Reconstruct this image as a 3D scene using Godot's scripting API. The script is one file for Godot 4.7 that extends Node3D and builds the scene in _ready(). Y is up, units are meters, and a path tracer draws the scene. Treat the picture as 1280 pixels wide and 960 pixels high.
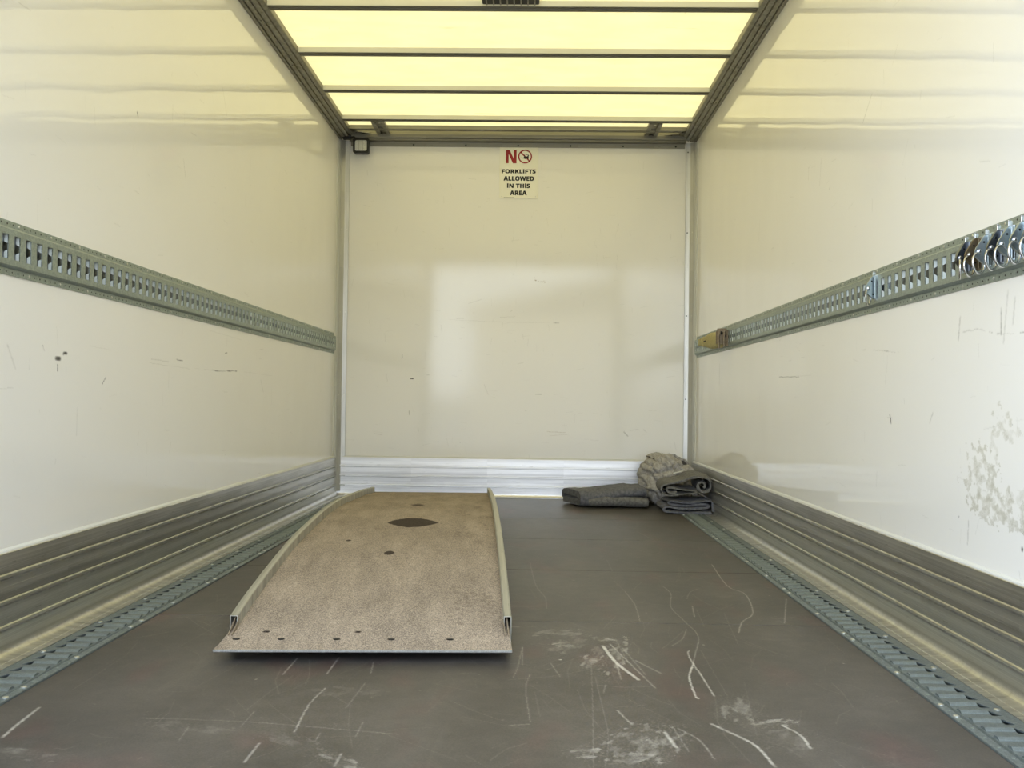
extends Node3D
# Inside of a box truck: floor at y = 0, front bulkhead at z = -6.01, open rear end at z = -1.0. Metres.

const PITCH := 0.0508          # spacing of the track slots
const REAR := -1.0
const FRONT := -6.01
const HALF := 1.17             # half the inner width

var M := {}                    # materials by name
var names_used := {}

# ---------------------------------------------------------------- geometry helpers
class Geo:
	var v := PackedVector3Array()
	var n := PackedVector3Array()
	var uv := PackedVector2Array()

	func tri(a: Vector3, b: Vector3, c: Vector3, na: Vector3, nb: Vector3, nc: Vector3, ua := Vector2.ZERO, ub := Vector2.ZERO, uc := Vector2.ZERO) -> void:
		if (b - a).cross(c - a).dot(na + nb + nc) > 0.0:
			v.append_array(PackedVector3Array([a, c, b])); n.append_array(PackedVector3Array([na, nc, nb])); uv.append_array(PackedVector2Array([ua, uc, ub]))
		else:
			v.append_array(PackedVector3Array([a, b, c])); n.append_array(PackedVector3Array([na, nb, nc])); uv.append_array(PackedVector2Array([ua, ub, uc]))

	func quad(a: Vector3, b: Vector3, c: Vector3, d: Vector3, nn: Vector3, ua := Vector2.ZERO, ub := Vector2.ZERO, uc := Vector2.ZERO, ud := Vector2.ZERO) -> void:
		tri(a, b, c, nn, nn, nn, ua, ub, uc)
		tri(a, c, d, nn, nn, nn, ua, uc, ud)

	func box(c: Vector3, s: Vector3, bv := 0.0) -> void:
		# a box with all twelve edges chamfered by bv
		var h := s * 0.5
		bv = minf(bv, minf(h.x, minf(h.y, h.z)) * 0.9)
		for ax in 3:
			for sg: float in [-1.0, 1.0]:
				var p := Vector3.ZERO; p[ax] = sg
				var u := Vector3.ZERO; u[(ax + 1) % 3] = 1.0
				var w := Vector3.ZERO; w[(ax + 2) % 3] = 1.0
				var o := c + p * h[ax]
				var hu := h[(ax + 1) % 3] - bv
				var hw := h[(ax + 2) % 3] - bv
				quad(o - u * hu - w * hw, o + u * hu - w * hw, o + u * hu + w * hw, o - u * hu + w * hw, p)
		if bv <= 0.0: return
		for ax in 3:
			var w := Vector3.ZERO; w[ax] = 1.0
			var i1 := (ax + 1) % 3
			var i2 := (ax + 2) % 3
			for s1: float in [-1.0, 1.0]:
				for s2: float in [-1.0, 1.0]:
					var e1 := Vector3.ZERO; e1[i1] = s1
					var e2 := Vector3.ZERO; e2[i2] = s2
					var p1 := c + e1 * h[i1] + e2 * (h[i2] - bv)
					var p2 := c + e1 * (h[i1] - bv) + e2 * h[i2]
					var l := w * (h[ax] - bv)
					quad(p1 - l, p1 + l, p2 + l, p2 - l, (e1 + e2).normalized())
		for sx: float in [-1.0, 1.0]:
			for sy: float in [-1.0, 1.0]:
				for sz: float in [-1.0, 1.0]:
					var nn := Vector3(sx, sy, sz)
					tri(c + nn * (h - Vector3(0, bv, bv)), c + nn * (h - Vector3(bv, 0, bv)), c + nn * (h - Vector3(bv, bv, 0)), nn.normalized(), nn.normalized(), nn.normalized())

	func extrude(prof: PackedVector2Array, o: Vector3, ax: Vector3, ay: Vector3, dir: Vector3, length: float, caps := true) -> void:
		# a closed outline in the plane (ax, ay) at o, drawn out along dir
		var area := 0.0
		for i in prof.size():
			area += prof[i].cross(prof[(i + 1) % prof.size()])
		var sg := 1.0 if area > 0.0 else -1.0
		var run := 0.0
		for i in prof.size():
			var p := prof[i]
			var q := prof[(i + 1) % prof.size()]
			var d := q - p
			if d.length() < 1e-7: continue
			var nn := (ax * d.y - ay * d.x).normalized() * sg
			var a := o + ax * p.x + ay * p.y
			var b := o + ax * q.x + ay * q.y
			quad(a, b, b + dir * length, a + dir * length, nn, Vector2(0, run), Vector2(0, run + d.length()), Vector2(length, run + d.length()), Vector2(length, run))
			run += d.length()
		if caps:
			var t := Geometry2D.triangulate_polygon(prof)
			for k in range(0, t.size(), 3):
				for e: float in [0.0, 1.0]:
					var nn: Vector3 = dir * (1.0 if e > 0.5 else -1.0)
					var s: Vector3 = o + dir * length * e
					tri(s + ax * prof[t[k]].x + ay * prof[t[k]].y, s + ax * prof[t[k + 1]].x + ay * prof[t[k + 1]].y, s + ax * prof[t[k + 2]].x + ay * prof[t[k + 2]].y, nn, nn, nn)

	func grid(pts: Array, closed_u := false, uvs: Array = []) -> void:
		# rows of points, smooth; pts[row][column]
		var R := pts.size()
		var C: int = pts[0].size()
		var nor := []
		for r in R:
			var row := PackedVector3Array()
			for c in C:
				var c0 := (c - 1 + C) % C if closed_u else maxi(c - 1, 0)
				var c1 := (c + 1) % C if closed_u else mini(c + 1, C - 1)
				var du: Vector3 = pts[r][c1] - pts[r][c0]
				var dv: Vector3 = pts[mini(r + 1, R - 1)][c] - pts[maxi(r - 1, 0)][c]
				var x := du.cross(dv)
				row.append(x.normalized() if x.length() > 1e-12 else Vector3.UP)
			nor.append(row)
		for r in R - 1:
			for c in (C if closed_u else C - 1):
				var c1 := (c + 1) % C
				var a := Vector2.ZERO; var b := Vector2.ZERO; var d := Vector2.ZERO; var e := Vector2.ZERO
				if uvs.size() > 0:
					a = uvs[r][c]; b = uvs[r][c1]; d = uvs[r + 1][c1]; e = uvs[r + 1][c]
				tri(pts[r][c], pts[r][c1], pts[r + 1][c1], nor[r][c], nor[r][c1], nor[r + 1][c1], a, b, d)
				tri(pts[r][c], pts[r + 1][c1], pts[r + 1][c], nor[r][c], nor[r + 1][c1], nor[r + 1][c], a, d, e)

	func tube(path: PackedVector3Array, rad: float, sides := 8, closed := false) -> void:
		var rows := []
		var up := Vector3(0.123, 0.97, 0.21).normalized()
		var N := path.size()
		for i in (N + 1 if closed else N):
			var k := i % N
			var t := (path[(k + 1) % N] - path[(k - 1 + N) % N]) if closed else (path[mini(k + 1, N - 1)] - path[maxi(k - 1, 0)])
			t = t.normalized()
			var a := (up - t * up.dot(t)).normalized()
			var b := t.cross(a)
			up = a
			if closed: up = Vector3(0.123, 0.97, 0.21).normalized()
			var row := PackedVector3Array()
			for s in sides:
				var an := TAU * s / sides
				row.append(path[k] + (a * cos(an) + b * sin(an)) * rad)
			rows.append(row)
		grid_out(rows, path, closed)
		if not closed:
			for e in [0, N - 1]:
				var nn: Vector3 = (path[0] - path[1]).normalized() if e == 0 else (path[N - 1] - path[N - 2]).normalized()
				for s in sides:
					tri(path[e], rows[e][s], rows[e][(s + 1) % sides], nn, nn, nn)

	func grid_out(rows: Array, path: PackedVector3Array, closed: bool) -> void:
		var N := path.size()
		for r in rows.size() - 1:
			for c in rows[0].size():
				var c1: int = (c + 1) % rows[0].size()
				var p0: Vector3 = path[r % N]
				var p1: Vector3 = path[(r + 1) % N]
				tri(rows[r][c], rows[r][c1], rows[r + 1][c1], (rows[r][c] - p0).normalized(), (rows[r][c1] - p0).normalized(), (rows[r + 1][c1] - p1).normalized())
				tri(rows[r][c], rows[r + 1][c1], rows[r + 1][c], (rows[r][c] - p0).normalized(), (rows[r + 1][c1] - p1).normalized(), (rows[r + 1][c] - p1).normalized())

	func disc(c: Vector3, axis: Vector3, rad: float, height: float, sides := 10, dome := 0.0) -> void:
		# a short cylinder (a rivet, a bolt head) whose top is domed
		axis = axis.normalized()
		var a := axis.cross(Vector3(0.3, 0.5, 0.81)).normalized()
		var b := axis.cross(a)
		for s in sides:
			var d0 := a * cos(TAU * s / sides) + b * sin(TAU * s / sides)
			var d1 := a * cos(TAU * (s + 1) / sides) + b * sin(TAU * (s + 1) / sides)
			quad(c + d0 * rad, c + d1 * rad, c + d1 * rad + axis * height, c + d0 * rad + axis * height, (d0 + d1).normalized())
			tri(c + axis * (height + dome), c + d0 * rad + axis * height, c + d1 * rad + axis * height, axis, (axis + d0 * (1.0 if dome > 0 else 0.0)).normalized(), (axis + d1 * (1.0 if dome > 0 else 0.0)).normalized())

	func flip() -> void:
		for i in range(0, v.size(), 3):
			var t := v[i]; v[i] = v[i + 1]; v[i + 1] = t
			var t2 := n[i]; n[i] = n[i + 1]; n[i + 1] = t2
			var t3 := uv[i]; uv[i] = uv[i + 1]; uv[i + 1] = t3
		for i in n.size(): n[i] = -n[i]

	func mesh() -> ArrayMesh:
		var m := ArrayMesh.new()
		var arr := []
		arr.resize(Mesh.ARRAY_MAX)
		arr[Mesh.ARRAY_VERTEX] = v; arr[Mesh.ARRAY_NORMAL] = n; arr[Mesh.ARRAY_TEX_UV] = uv
		m.add_surface_from_arrays(Mesh.PRIMITIVE_TRIANGLES, arr)
		return m

func vec2s(a: Array) -> PackedVector2Array:
	var o := PackedVector2Array()
	for i in range(0, a.size(), 2): o.append(Vector2(a[i], a[i + 1]))
	return o

func numbered(called: String) -> String:
	if not names_used.has(called):
		names_used[called] = 0
		return called
	names_used[called] += 1
	return "%s_%03d" % [called, names_used[called]]

func put(called: String, mesh: Mesh, mat: Material, parent: Node = self, at := Vector3.ZERO) -> MeshInstance3D:
	var o := MeshInstance3D.new()
	o.mesh = mesh
	o.material_override = mat
	o.position = at
	o.cast_shadow = GeometryInstance3D.SHADOW_CASTING_SETTING_ON
	if parent == self:
		o.name = numbered(called)
	else:
		var k := 0
		var nm := called
		while parent.has_node(nm):
			k += 1
			nm = "%s_%03d" % [called, k]
		o.name = nm
	parent.add_child(o, true)
	return o

func put_many(called: String, mesh: Mesh, mat: Material, parent: Node, spots: Array) -> void:
	for k in spots.size():
		var o := MeshInstance3D.new()
		o.mesh = mesh; o.material_override = mat; o.position = spots[k]
		o.name = called if k == 0 else "%s_%03d" % [called, k]
		parent.add_child(o, true)

func tag(o: Node, label: String, category: String, kind := "", group := "") -> void:
	o.set_meta("label", label); o.set_meta("category", category)
	if kind: o.set_meta("kind", kind)
	if group: o.set_meta("group", group)

func thing(called: String, at: Vector3, label: String, category: String, kind := "", group := "") -> Node3D:
	var o := Node3D.new()
	o.name = numbered(called); o.position = at
	add_child(o, true)
	tag(o, label, category, kind, group)
	return o

# ---------------------------------------------------------------- painting marks into textures
func dab(img: Image, x: int, y: int, c: Color, a: float) -> void:
	if x < 0 or y < 0 or x >= img.get_width() or y >= img.get_height(): return
	img.set_pixel(x, y, img.get_pixel(x, y).lerp(c, clampf(a, 0.0, 1.0)))

func stroke(img: Image, pts: PackedVector2Array, wide: float, c: Color, a: float, rng: RandomNumberGenerator) -> void:
	# a scratch or scuff: uneven along its length, worn away in places
	for i in pts.size() - 1:
		var p := pts[i]
		var q := pts[i + 1]
		var steps := int(maxf(p.distance_to(q), 1.0))
		for s in steps:
			var m := p.lerp(q, float(s) / steps)
			var here := a * rng.randf_range(0.35, 1.15)
			var r := wide * 0.5
			for dy in range(int(-r - 1), int(r + 2)):
				for dx in range(int(-r - 1), int(r + 2)):
					var d := Vector2(dx, dy).length()
					if d <= r + 0.5:
						dab(img, int(m.x) + dx, int(m.y) + dy, c, here * clampf(r + 0.5 - d, 0.0, 1.0) * rng.randf_range(0.5, 1.0))

func smear(img: Image, centre: Vector2, size: Vector2, turn: float, c: Color, a: float, grain: FastNoiseLite, rng: RandomNumberGenerator, stretch := 4.0) -> void:
	# a patch of dust, chalk or wear with a grain, torn at its edge
	var R := int(maxf(size.x, size.y))
	for y in range(-R, R + 1):
		for x in range(-R, R + 1):
			var l := Vector2(x, y).rotated(-turn)
			var d := Vector2(l.x / size.x, l.y / size.y).length()
			if d > 1.0: continue
			var g := grain.get_noise_2d(l.x / stretch + centre.x * 3.1, l.y + centre.y * 1.7) * 0.5 + 0.5
			if g > 0.42 + 0.4 * d * d:
				dab(img, int(centre.x) + x, int(centre.y) + y, c, a * (g - 0.3) * 2.0 * rng.randf_range(0.4, 1.0))

func mat(c: Color, rough := 0.5, metal := 0.0) -> StandardMaterial3D:
	var m := StandardMaterial3D.new()
	m.albedo_color = c; m.roughness = rough; m.metallic = metal
	return m

func noise(freq: float, seed_ := 1, octaves := 4, type := FastNoiseLite.TYPE_SIMPLEX) -> FastNoiseLite:
	var f := FastNoiseLite.new()
	f.noise_type = type; f.frequency = freq; f.seed = seed_; f.fractal_octaves = octaves
	return f

func _ready() -> void:
	# ---- camera, sky, sun, exposure
	var cam := Camera3D.new()
	cam.name = "camera"
	cam.transform = Transform3D(camera_basis(-1.1, 1.026, 0.75), Vector3(0.1, 0.638, 0.0))
	cam.fov = 45.49
	cam.near = 0.05; cam.far = 400.0
	add_child(cam); cam.current = true
	var we := WorldEnvironment.new()
	we.name = "environment"
	var env := Environment.new()
	env.background_mode = Environment.BG_SKY
	var sky := Sky.new()
	var sm := ProceduralSkyMaterial.new()
	sm.sky_top_color = Color(0.74, 0.80, 0.90); sm.sky_horizon_color = Color(0.92, 0.945, 0.97)
	sm.ground_horizon_color = Color(0.72, 0.72, 0.70); sm.ground_bottom_color = Color(0.45, 0.44, 0.42)
	sm.sky_energy_multiplier = 2.22
	sky.sky_material = sm
	env.sky = sky
	env.ambient_light_source = Environment.AMBIENT_SOURCE_SKY
	env.tonemap_mode = Environment.TONE_MAPPER_LINEAR
	env.tonemap_exposure = 1.04
	env.sdfgi_enabled = true; env.ssao_enabled = true; env.ssil_enabled = true
	we.environment = env
	add_child(we)
	var sun := DirectionalLight3D.new()
	sun.name = "sun"
	sun.light_color = Color(1.0, 0.97, 0.90)
	sun.light_energy = 2.4
	sun.light_angular_distance = 0.53
	sun.shadow_enabled = true
	sun.look_at_from_position(Vector3.ZERO, -Vector3(-0.45, 0.80, -0.35))
	add_child(sun)

	make_materials()
	build_shell()
	build_scuff_plates()
	build_posts_and_rails()
	wall_track(-1.0)
	wall_track(1.0)
	floor_track(-1.0)
	floor_track(1.0)
	build_ramp()
	build_blankets()
	build_sign()
	build_lamp()
	build_fittings()
	build_strap_end()
	build_roof_fitting()

func camera_basis(yaw: float, pitch: float, roll: float) -> Basis:
	# yaw to the right, pitch upwards, roll of the picture clockwise, in degrees
	var b := Basis(Vector3.UP, deg_to_rad(-yaw)) * Basis(Vector3.RIGHT, deg_to_rad(pitch)) * Basis(Vector3.BACK, deg_to_rad(roll))
	return b

# ---------------------------------------------------------------- materials
func streaks(seed_: int, along_rows: bool) -> ImageTexture:
	# drawn or brushed metal: fine lines with stains and scrapes
	var rng := RandomNumberGenerator.new(); rng.seed = seed_
	var N := 512
	var img := Image.create(N, N, false, Image.FORMAT_RGB8)
	var blot := noise(0.012, seed_, 4)
	var line := PackedFloat32Array()
	var slow := 0.0
	for i in N:
		slow = slow * 0.9 + rng.randf_range(-0.03, 0.03)
		line.append(slow + rng.randf_range(-0.03, 0.03))
	for y in N:
		for x in N:
			var l := line[y] if along_rows else line[x]
			var b := blot.get_noise_2d(x * (0.12 if along_rows else 1.6), y * (1.6 if along_rows else 0.12))
			var val := 0.93 + l * 1.1 + b * 0.06
			img.set_pixel(x, y, Color(val, val, val))
	for k in 60:
		var p := Vector2(rng.randf() * N, rng.randf() * N)
		var d := (Vector2(rng.randf_range(3, 30), rng.randf_range(-1, 1)) if along_rows else Vector2(rng.randf_range(-1, 1), rng.randf_range(3, 30)))
		stroke(img, PackedVector2Array([p, p + d]), rng.randf_range(0.5, 2.0), Color(0.5, 0.5, 0.48), rng.randf_range(0.2, 0.5), rng)
	img.generate_mipmaps()
	return ImageTexture.create_from_image(img)

func triplanar(m: StandardMaterial3D, scale_: float) -> StandardMaterial3D:
	m.uv1_triplanar = true
	m.uv1_scale = Vector3.ONE * scale_
	return m

func speckle(seed_: int, lo: float, hi: float, freq: float, type := FastNoiseLite.TYPE_CELLULAR) -> ImageTexture:
	var f := noise(freq, seed_, 2, type)
	var g := noise(freq * 3.3, seed_ + 5, 2)
	var N := 256
	var img := Image.create(N, N, false, Image.FORMAT_RGB8)
	for y in N:
		for x in N:
			var a := clampf(f.get_noise_2d(x, y) * 0.5 + 0.5 + g.get_noise_2d(x, y) * 0.25, 0.0, 1.0)
			var val := lerpf(lo, hi, a)
			img.set_pixel(x, y, Color(val, val, val))
	img.generate_mipmaps()
	return ImageTexture.create_from_image(img)

func make_materials() -> void:
	var st := streaks(3, true)
	var sv := streaks(8, false)
	M.alum = triplanar(mat(Color(0.88, 0.88, 0.87), 0.40, 1.0), 2.0)
	M.alum.albedo_texture = st
	M.alum_front = triplanar(mat(Color(0.97, 0.97, 0.97), 0.42, 1.0), 2.0)
	M.alum_front.albedo_texture = streaks(31, true)
	M.alum_post = triplanar(mat(Color(0.88, 0.88, 0.86), 0.42, 0.6), 2.0)
	M.alum_post.albedo_texture = sv
	M.alum_dull = triplanar(mat(Color(0.62, 0.61, 0.56), 0.5, 0.8), 2.0)
	M.alum_dull.albedo_texture = st
	M.bow = mat(Color(0.42, 0.41, 0.36), 0.5, 0.6)
	M.bow_web_lit = mat(Color(0.86, 0.85, 0.78), 0.5)
	M.galv = triplanar(mat(Color(0.79, 0.84, 0.80), 0.45, 0.6), 6.0)
	M.galv.albedo_texture = speckle(4, 0.72, 1.0, 0.06)
	M.galv_floor = triplanar(mat(Color(0.70, 0.75, 0.75), 0.45, 0.6), 6.0)
	M.galv_floor.albedo_texture = speckle(9, 0.65, 1.0, 0.07)
	M.zinc = mat(Color(0.70, 0.74, 0.75), 0.33, 0.95)
	M.tongue = mat(Color(0.92, 0.95, 0.92), 0.5, 0.1)
	M.chrome = mat(Color(0.82, 0.82, 0.82), 0.15, 1.0)
	M.bronze = mat(Color(0.44, 0.39, 0.30), 0.45, 0.7)
	M.subfloor = mat(Color(0.40, 0.33, 0.25), 0.8)
	M.rivet = mat(Color(0.85, 0.85, 0.82), 0.3, 0.9)
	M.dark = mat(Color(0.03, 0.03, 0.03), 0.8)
	M.black = mat(Color(0.035, 0.035, 0.035), 0.45)
	M.white_trim = mat(Color(0.85, 0.85, 0.82), 0.5)
	M.sealant = mat(Color(0.86, 0.86, 0.83), 0.5)
	M.alum_rail = triplanar(mat(Color(0.74, 0.73, 0.67), 0.55, 0.55), 2.0)
	M.alum_rail.albedo_texture = sv
	M.worn_steel = triplanar(mat(Color(0.84, 0.83, 0.79), 0.5, 0.2), 8.0)
	M.worn_steel.albedo_texture = speckle(41, 0.6, 1.0, 0.05)
	M.steel = mat(Color(0.48, 0.50, 0.52), 0.35, 1.0)
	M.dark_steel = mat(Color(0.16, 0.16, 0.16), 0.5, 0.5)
	M.rusty = triplanar(mat(Color(0.80, 0.72, 0.60), 0.6, 0.1), 8.0)
	M.rusty.albedo_texture = speckle(22, 0.6, 1.0, 0.04)
	M.tan = triplanar(mat(Color(0.86, 0.80, 0.54), 0.6), 8.0)
	M.tan.albedo_texture = speckle(23, 0.72, 1.0, 0.03)
	M.roof = StandardMaterial3D.new()
	M.roof.albedo_color = Color(0.93, 0.92, 0.86)
	M.roof.albedo_texture = roof_grain()
	M.roof.roughness = 0.35
	M.roof.backlight_enabled = true
	M.roof.backlight = Color(0.71, 0.655, 0.475)
	M.roof.cull_mode = BaseMaterial3D.CULL_DISABLED

func roof_grain() -> ImageTexture:
	# fibreglass sheet: faint cloudiness of the laminate and specks of dirt
	var rng := RandomNumberGenerator.new(); rng.seed = 71
	var img := Image.create(1024, 1024, false, Image.FORMAT_RGB8)
	var f := noise(0.01, 12, 4)
	for y in 1024:
		for x in 1024:
			var val := 0.965 + 0.035 * f.get_noise_2d(x * 0.6, y * 1.6)
			img.set_pixel(x, y, Color(val, val, val * 0.99))
	for k in 150:
		var p := Vector2(rng.randf() * 1024, rng.randf() * 1024)
		stroke(img, PackedVector2Array([p, p + Vector2(rng.randf_range(-5, 5), rng.randf_range(-1, 1))]), rng.randf_range(0.4, 1.8), Color(0.45, 0.4, 0.25), rng.randf_range(0.2, 0.8), rng)
	var g := noise(0.05, 5, 3)
	for k in 14:
		smear(img, Vector2(rng.randf() * 1024, rng.randf() * 1024), Vector2(rng.randf_range(15, 60), rng.randf_range(4, 9)), rng.randf_range(-0.2, 0.2), Color(0.7, 0.66, 0.5), 0.22, g, rng, 4.0)
	img.generate_mipmaps()
	return ImageTexture.create_from_image(img)

# ---------------------------------------------------------------- floor, walls, roof
func floor_map() -> ImageTexture:
	# brown phenolic plywood, 2 m across (u) and 5.01 m long (v): mottle, drag marks, scratches and chalky dust where the photograph shows them
	var W := 1024
	var H := 2048
	var rng := RandomNumberGenerator.new(); rng.seed = 20
	var a := noise(0.004, 3, 4)
	var b := noise(0.03, 6, 3)
	var c := noise(0.012, 9, 3)
	var bytes := PackedByteArray()
	bytes.resize(W * H * 3)
	var k := 0
	for y in H:
		for x in W:
			var red := clampf(c.get_noise_2d(x * 0.5, y * 0.35) * 1.8 - 0.5, 0.0, 1.0)
			var t := 1.0 + 0.16 * a.get_noise_2d(x, y * 0.7) + 0.07 * b.get_noise_2d(x * 0.7, y * 1.2) + rng.randf_range(-0.10, 0.10)
			bytes[k] = int(clampf((77.0 + 7.0 * red) * t, 0, 255))
			bytes[k + 1] = int(clampf((72.0 - 3.0 * red) * t, 0, 255))
			bytes[k + 2] = int(clampf((65.5 - 2.0 * red) * t, 0, 255))
			k += 3
	var img := Image.create_from_data(W, H, false, Image.FORMAT_RGB8, bytes)
	var pale := Color(0.60, 0.58, 0.52)
	var white := Color(0.80, 0.78, 0.72)
	var g := noise(0.06, 31, 4)
	var powder := noise(0.22, 33, 3)
	# the many faint old scratches
	for i in 1000:
		var p := Vector2(rng.randf() * W, rng.randf() * H)
		var an := rng.randf_range(-0.9, 0.9) + (PI / 2 if rng.randf() < 0.7 else 0.0)
		var ln := rng.randf_range(10, 110)
		var bend := rng.randf_range(-0.5, 0.5)
		var q := p + Vector2.from_angle(an) * ln
		stroke(img, PackedVector2Array([p, (p + q) * 0.5 + Vector2.from_angle(an + PI / 2) * bend * 12.0, q]), rng.randf_range(0.6, 1.5), pale, rng.randf_range(0.14, 0.50), rng)
	for i in 2200:
		var p := Vector2(rng.randf() * W, rng.randf() * H)
		stroke(img, PackedVector2Array([p, p + Vector2(rng.randf_range(-3, 3), rng.randf_range(-2, 2))]), rng.randf_range(0.3, 1.8), pale, rng.randf_range(0.15, 0.55), rng)
	for i in 60:
		smear(img, Vector2(rng.randf() * W, rng.randf() * H), Vector2(rng.randf_range(20, 90), rng.randf_range(6, 26)), rng.randf_range(-1.5, 1.5), pale, rng.randf_range(0.05, 0.16), g, rng, 5.0)
	# chalk and dust: x, z (m), half length, half width (m), turn, strength
	for d in ["0.19 -2.53 0.07 0.05 0.2 0.50", "0.22 -2.42 0.09 0.05 0.9 0.32", "0.20 -2.42 0.03 0.03 0.5 0.7", "0.26 -2.27 0.05 0.03 1.2 0.6", "0.315 -2.47 0.025 0.025 0 0.9", "0.33 -2.32 0.14 0.03 1.3 0.6", "0.28 -2.31 0.10 0.03 1.3 0.30", "0.31 -1.74 0.09 0.06 0.9 0.45", "0.36 -1.73 0.08 0.04 1.0 0.5", "0.59 -1.85 0.05 0.02 0.2 0.8", "0.54 -1.93 0.06 0.05 1.2 0.5", "0.60 -1.76 0.06 0.05 0.6 0.28", "0.21 -1.68 0.03 0.025 0.1 0.7", "0.30 -1.65 0.05 0.03 0.2 0.5", "-0.54 -1.76 0.10 0.03 -0.2 0.25", "-0.33 -1.70 0.09 0.03 -0.6 0.28", "-0.23 -1.62 0.05 0.02 -0.6 0.6", "-0.30 -2.0 0.10 0.03 0 0.2", "0.85 -2.75 0.06 0.03 0.3 0.2", "0.80 -3.1 0.10 0.05 0.5 0.12", "-0.80 -1.62 0.08 0.02 -0.2 0.35", "0.09 -2.6 0.06 0.012 0.1 0.35"]:
		var f: PackedFloat64Array = d.split_floats(" ")
		smear(img, at_floor(f[0], f[1]), Vector2(f[2] * 512.0, f[3] * 410.0) * 1.2, f[4], white, f[5] * 0.9, g, rng, 2.2)
		smear(img, at_floor(f[0], f[1]), Vector2(f[2] * 512.0, f[3] * 410.0) * 1.5, f[4], pale, f[5] * 0.55, powder, rng, 1.5)
	for m in MARKS:
		var part: PackedStringArray = m.split("|")
		var pts := PackedVector2Array()
		for xy in part[0].split(" "):
			var f: PackedFloat64Array = xy.split_floats(",")
			pts.append(at_floor(f[0], f[1]))
		var soft := curve_through(pts)
		stroke(img, soft, float(part[1]) * 0.42, white, float(part[2]) * 0.95, rng)
	for i in 26:
		# small chips of paint and paper trodden into the board
		var p := Vector2(rng.randf() * W, rng.randf_range(150, 1500))
		stroke(img, PackedVector2Array([p, p + Vector2(rng.randf_range(-4, 4), rng.randf_range(-2, 2))]), rng.randf_range(1.5, 3.0), Color(0.86, 0.84, 0.78), 0.8, rng)
	img.generate_mipmaps()
	return ImageTexture.create_from_image(img)

func curve_through(pts: PackedVector2Array) -> PackedVector2Array:
	if pts.size() < 3: return pts
	var o := PackedVector2Array()
	for i in pts.size() - 1:
		for s in 6:
			o.append(pts[i].cubic_interpolate(pts[i + 1], pts[maxi(i - 1, 0)], pts[mini(i + 2, pts.size() - 1)], s / 6.0))
	o.append(pts[pts.size() - 1])
	return o

func at_floor(x: float, z: float) -> Vector2:
	return Vector2((x + 1.0) * 512.0, (REAR - z) / 5.01 * 2048.0)

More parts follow.
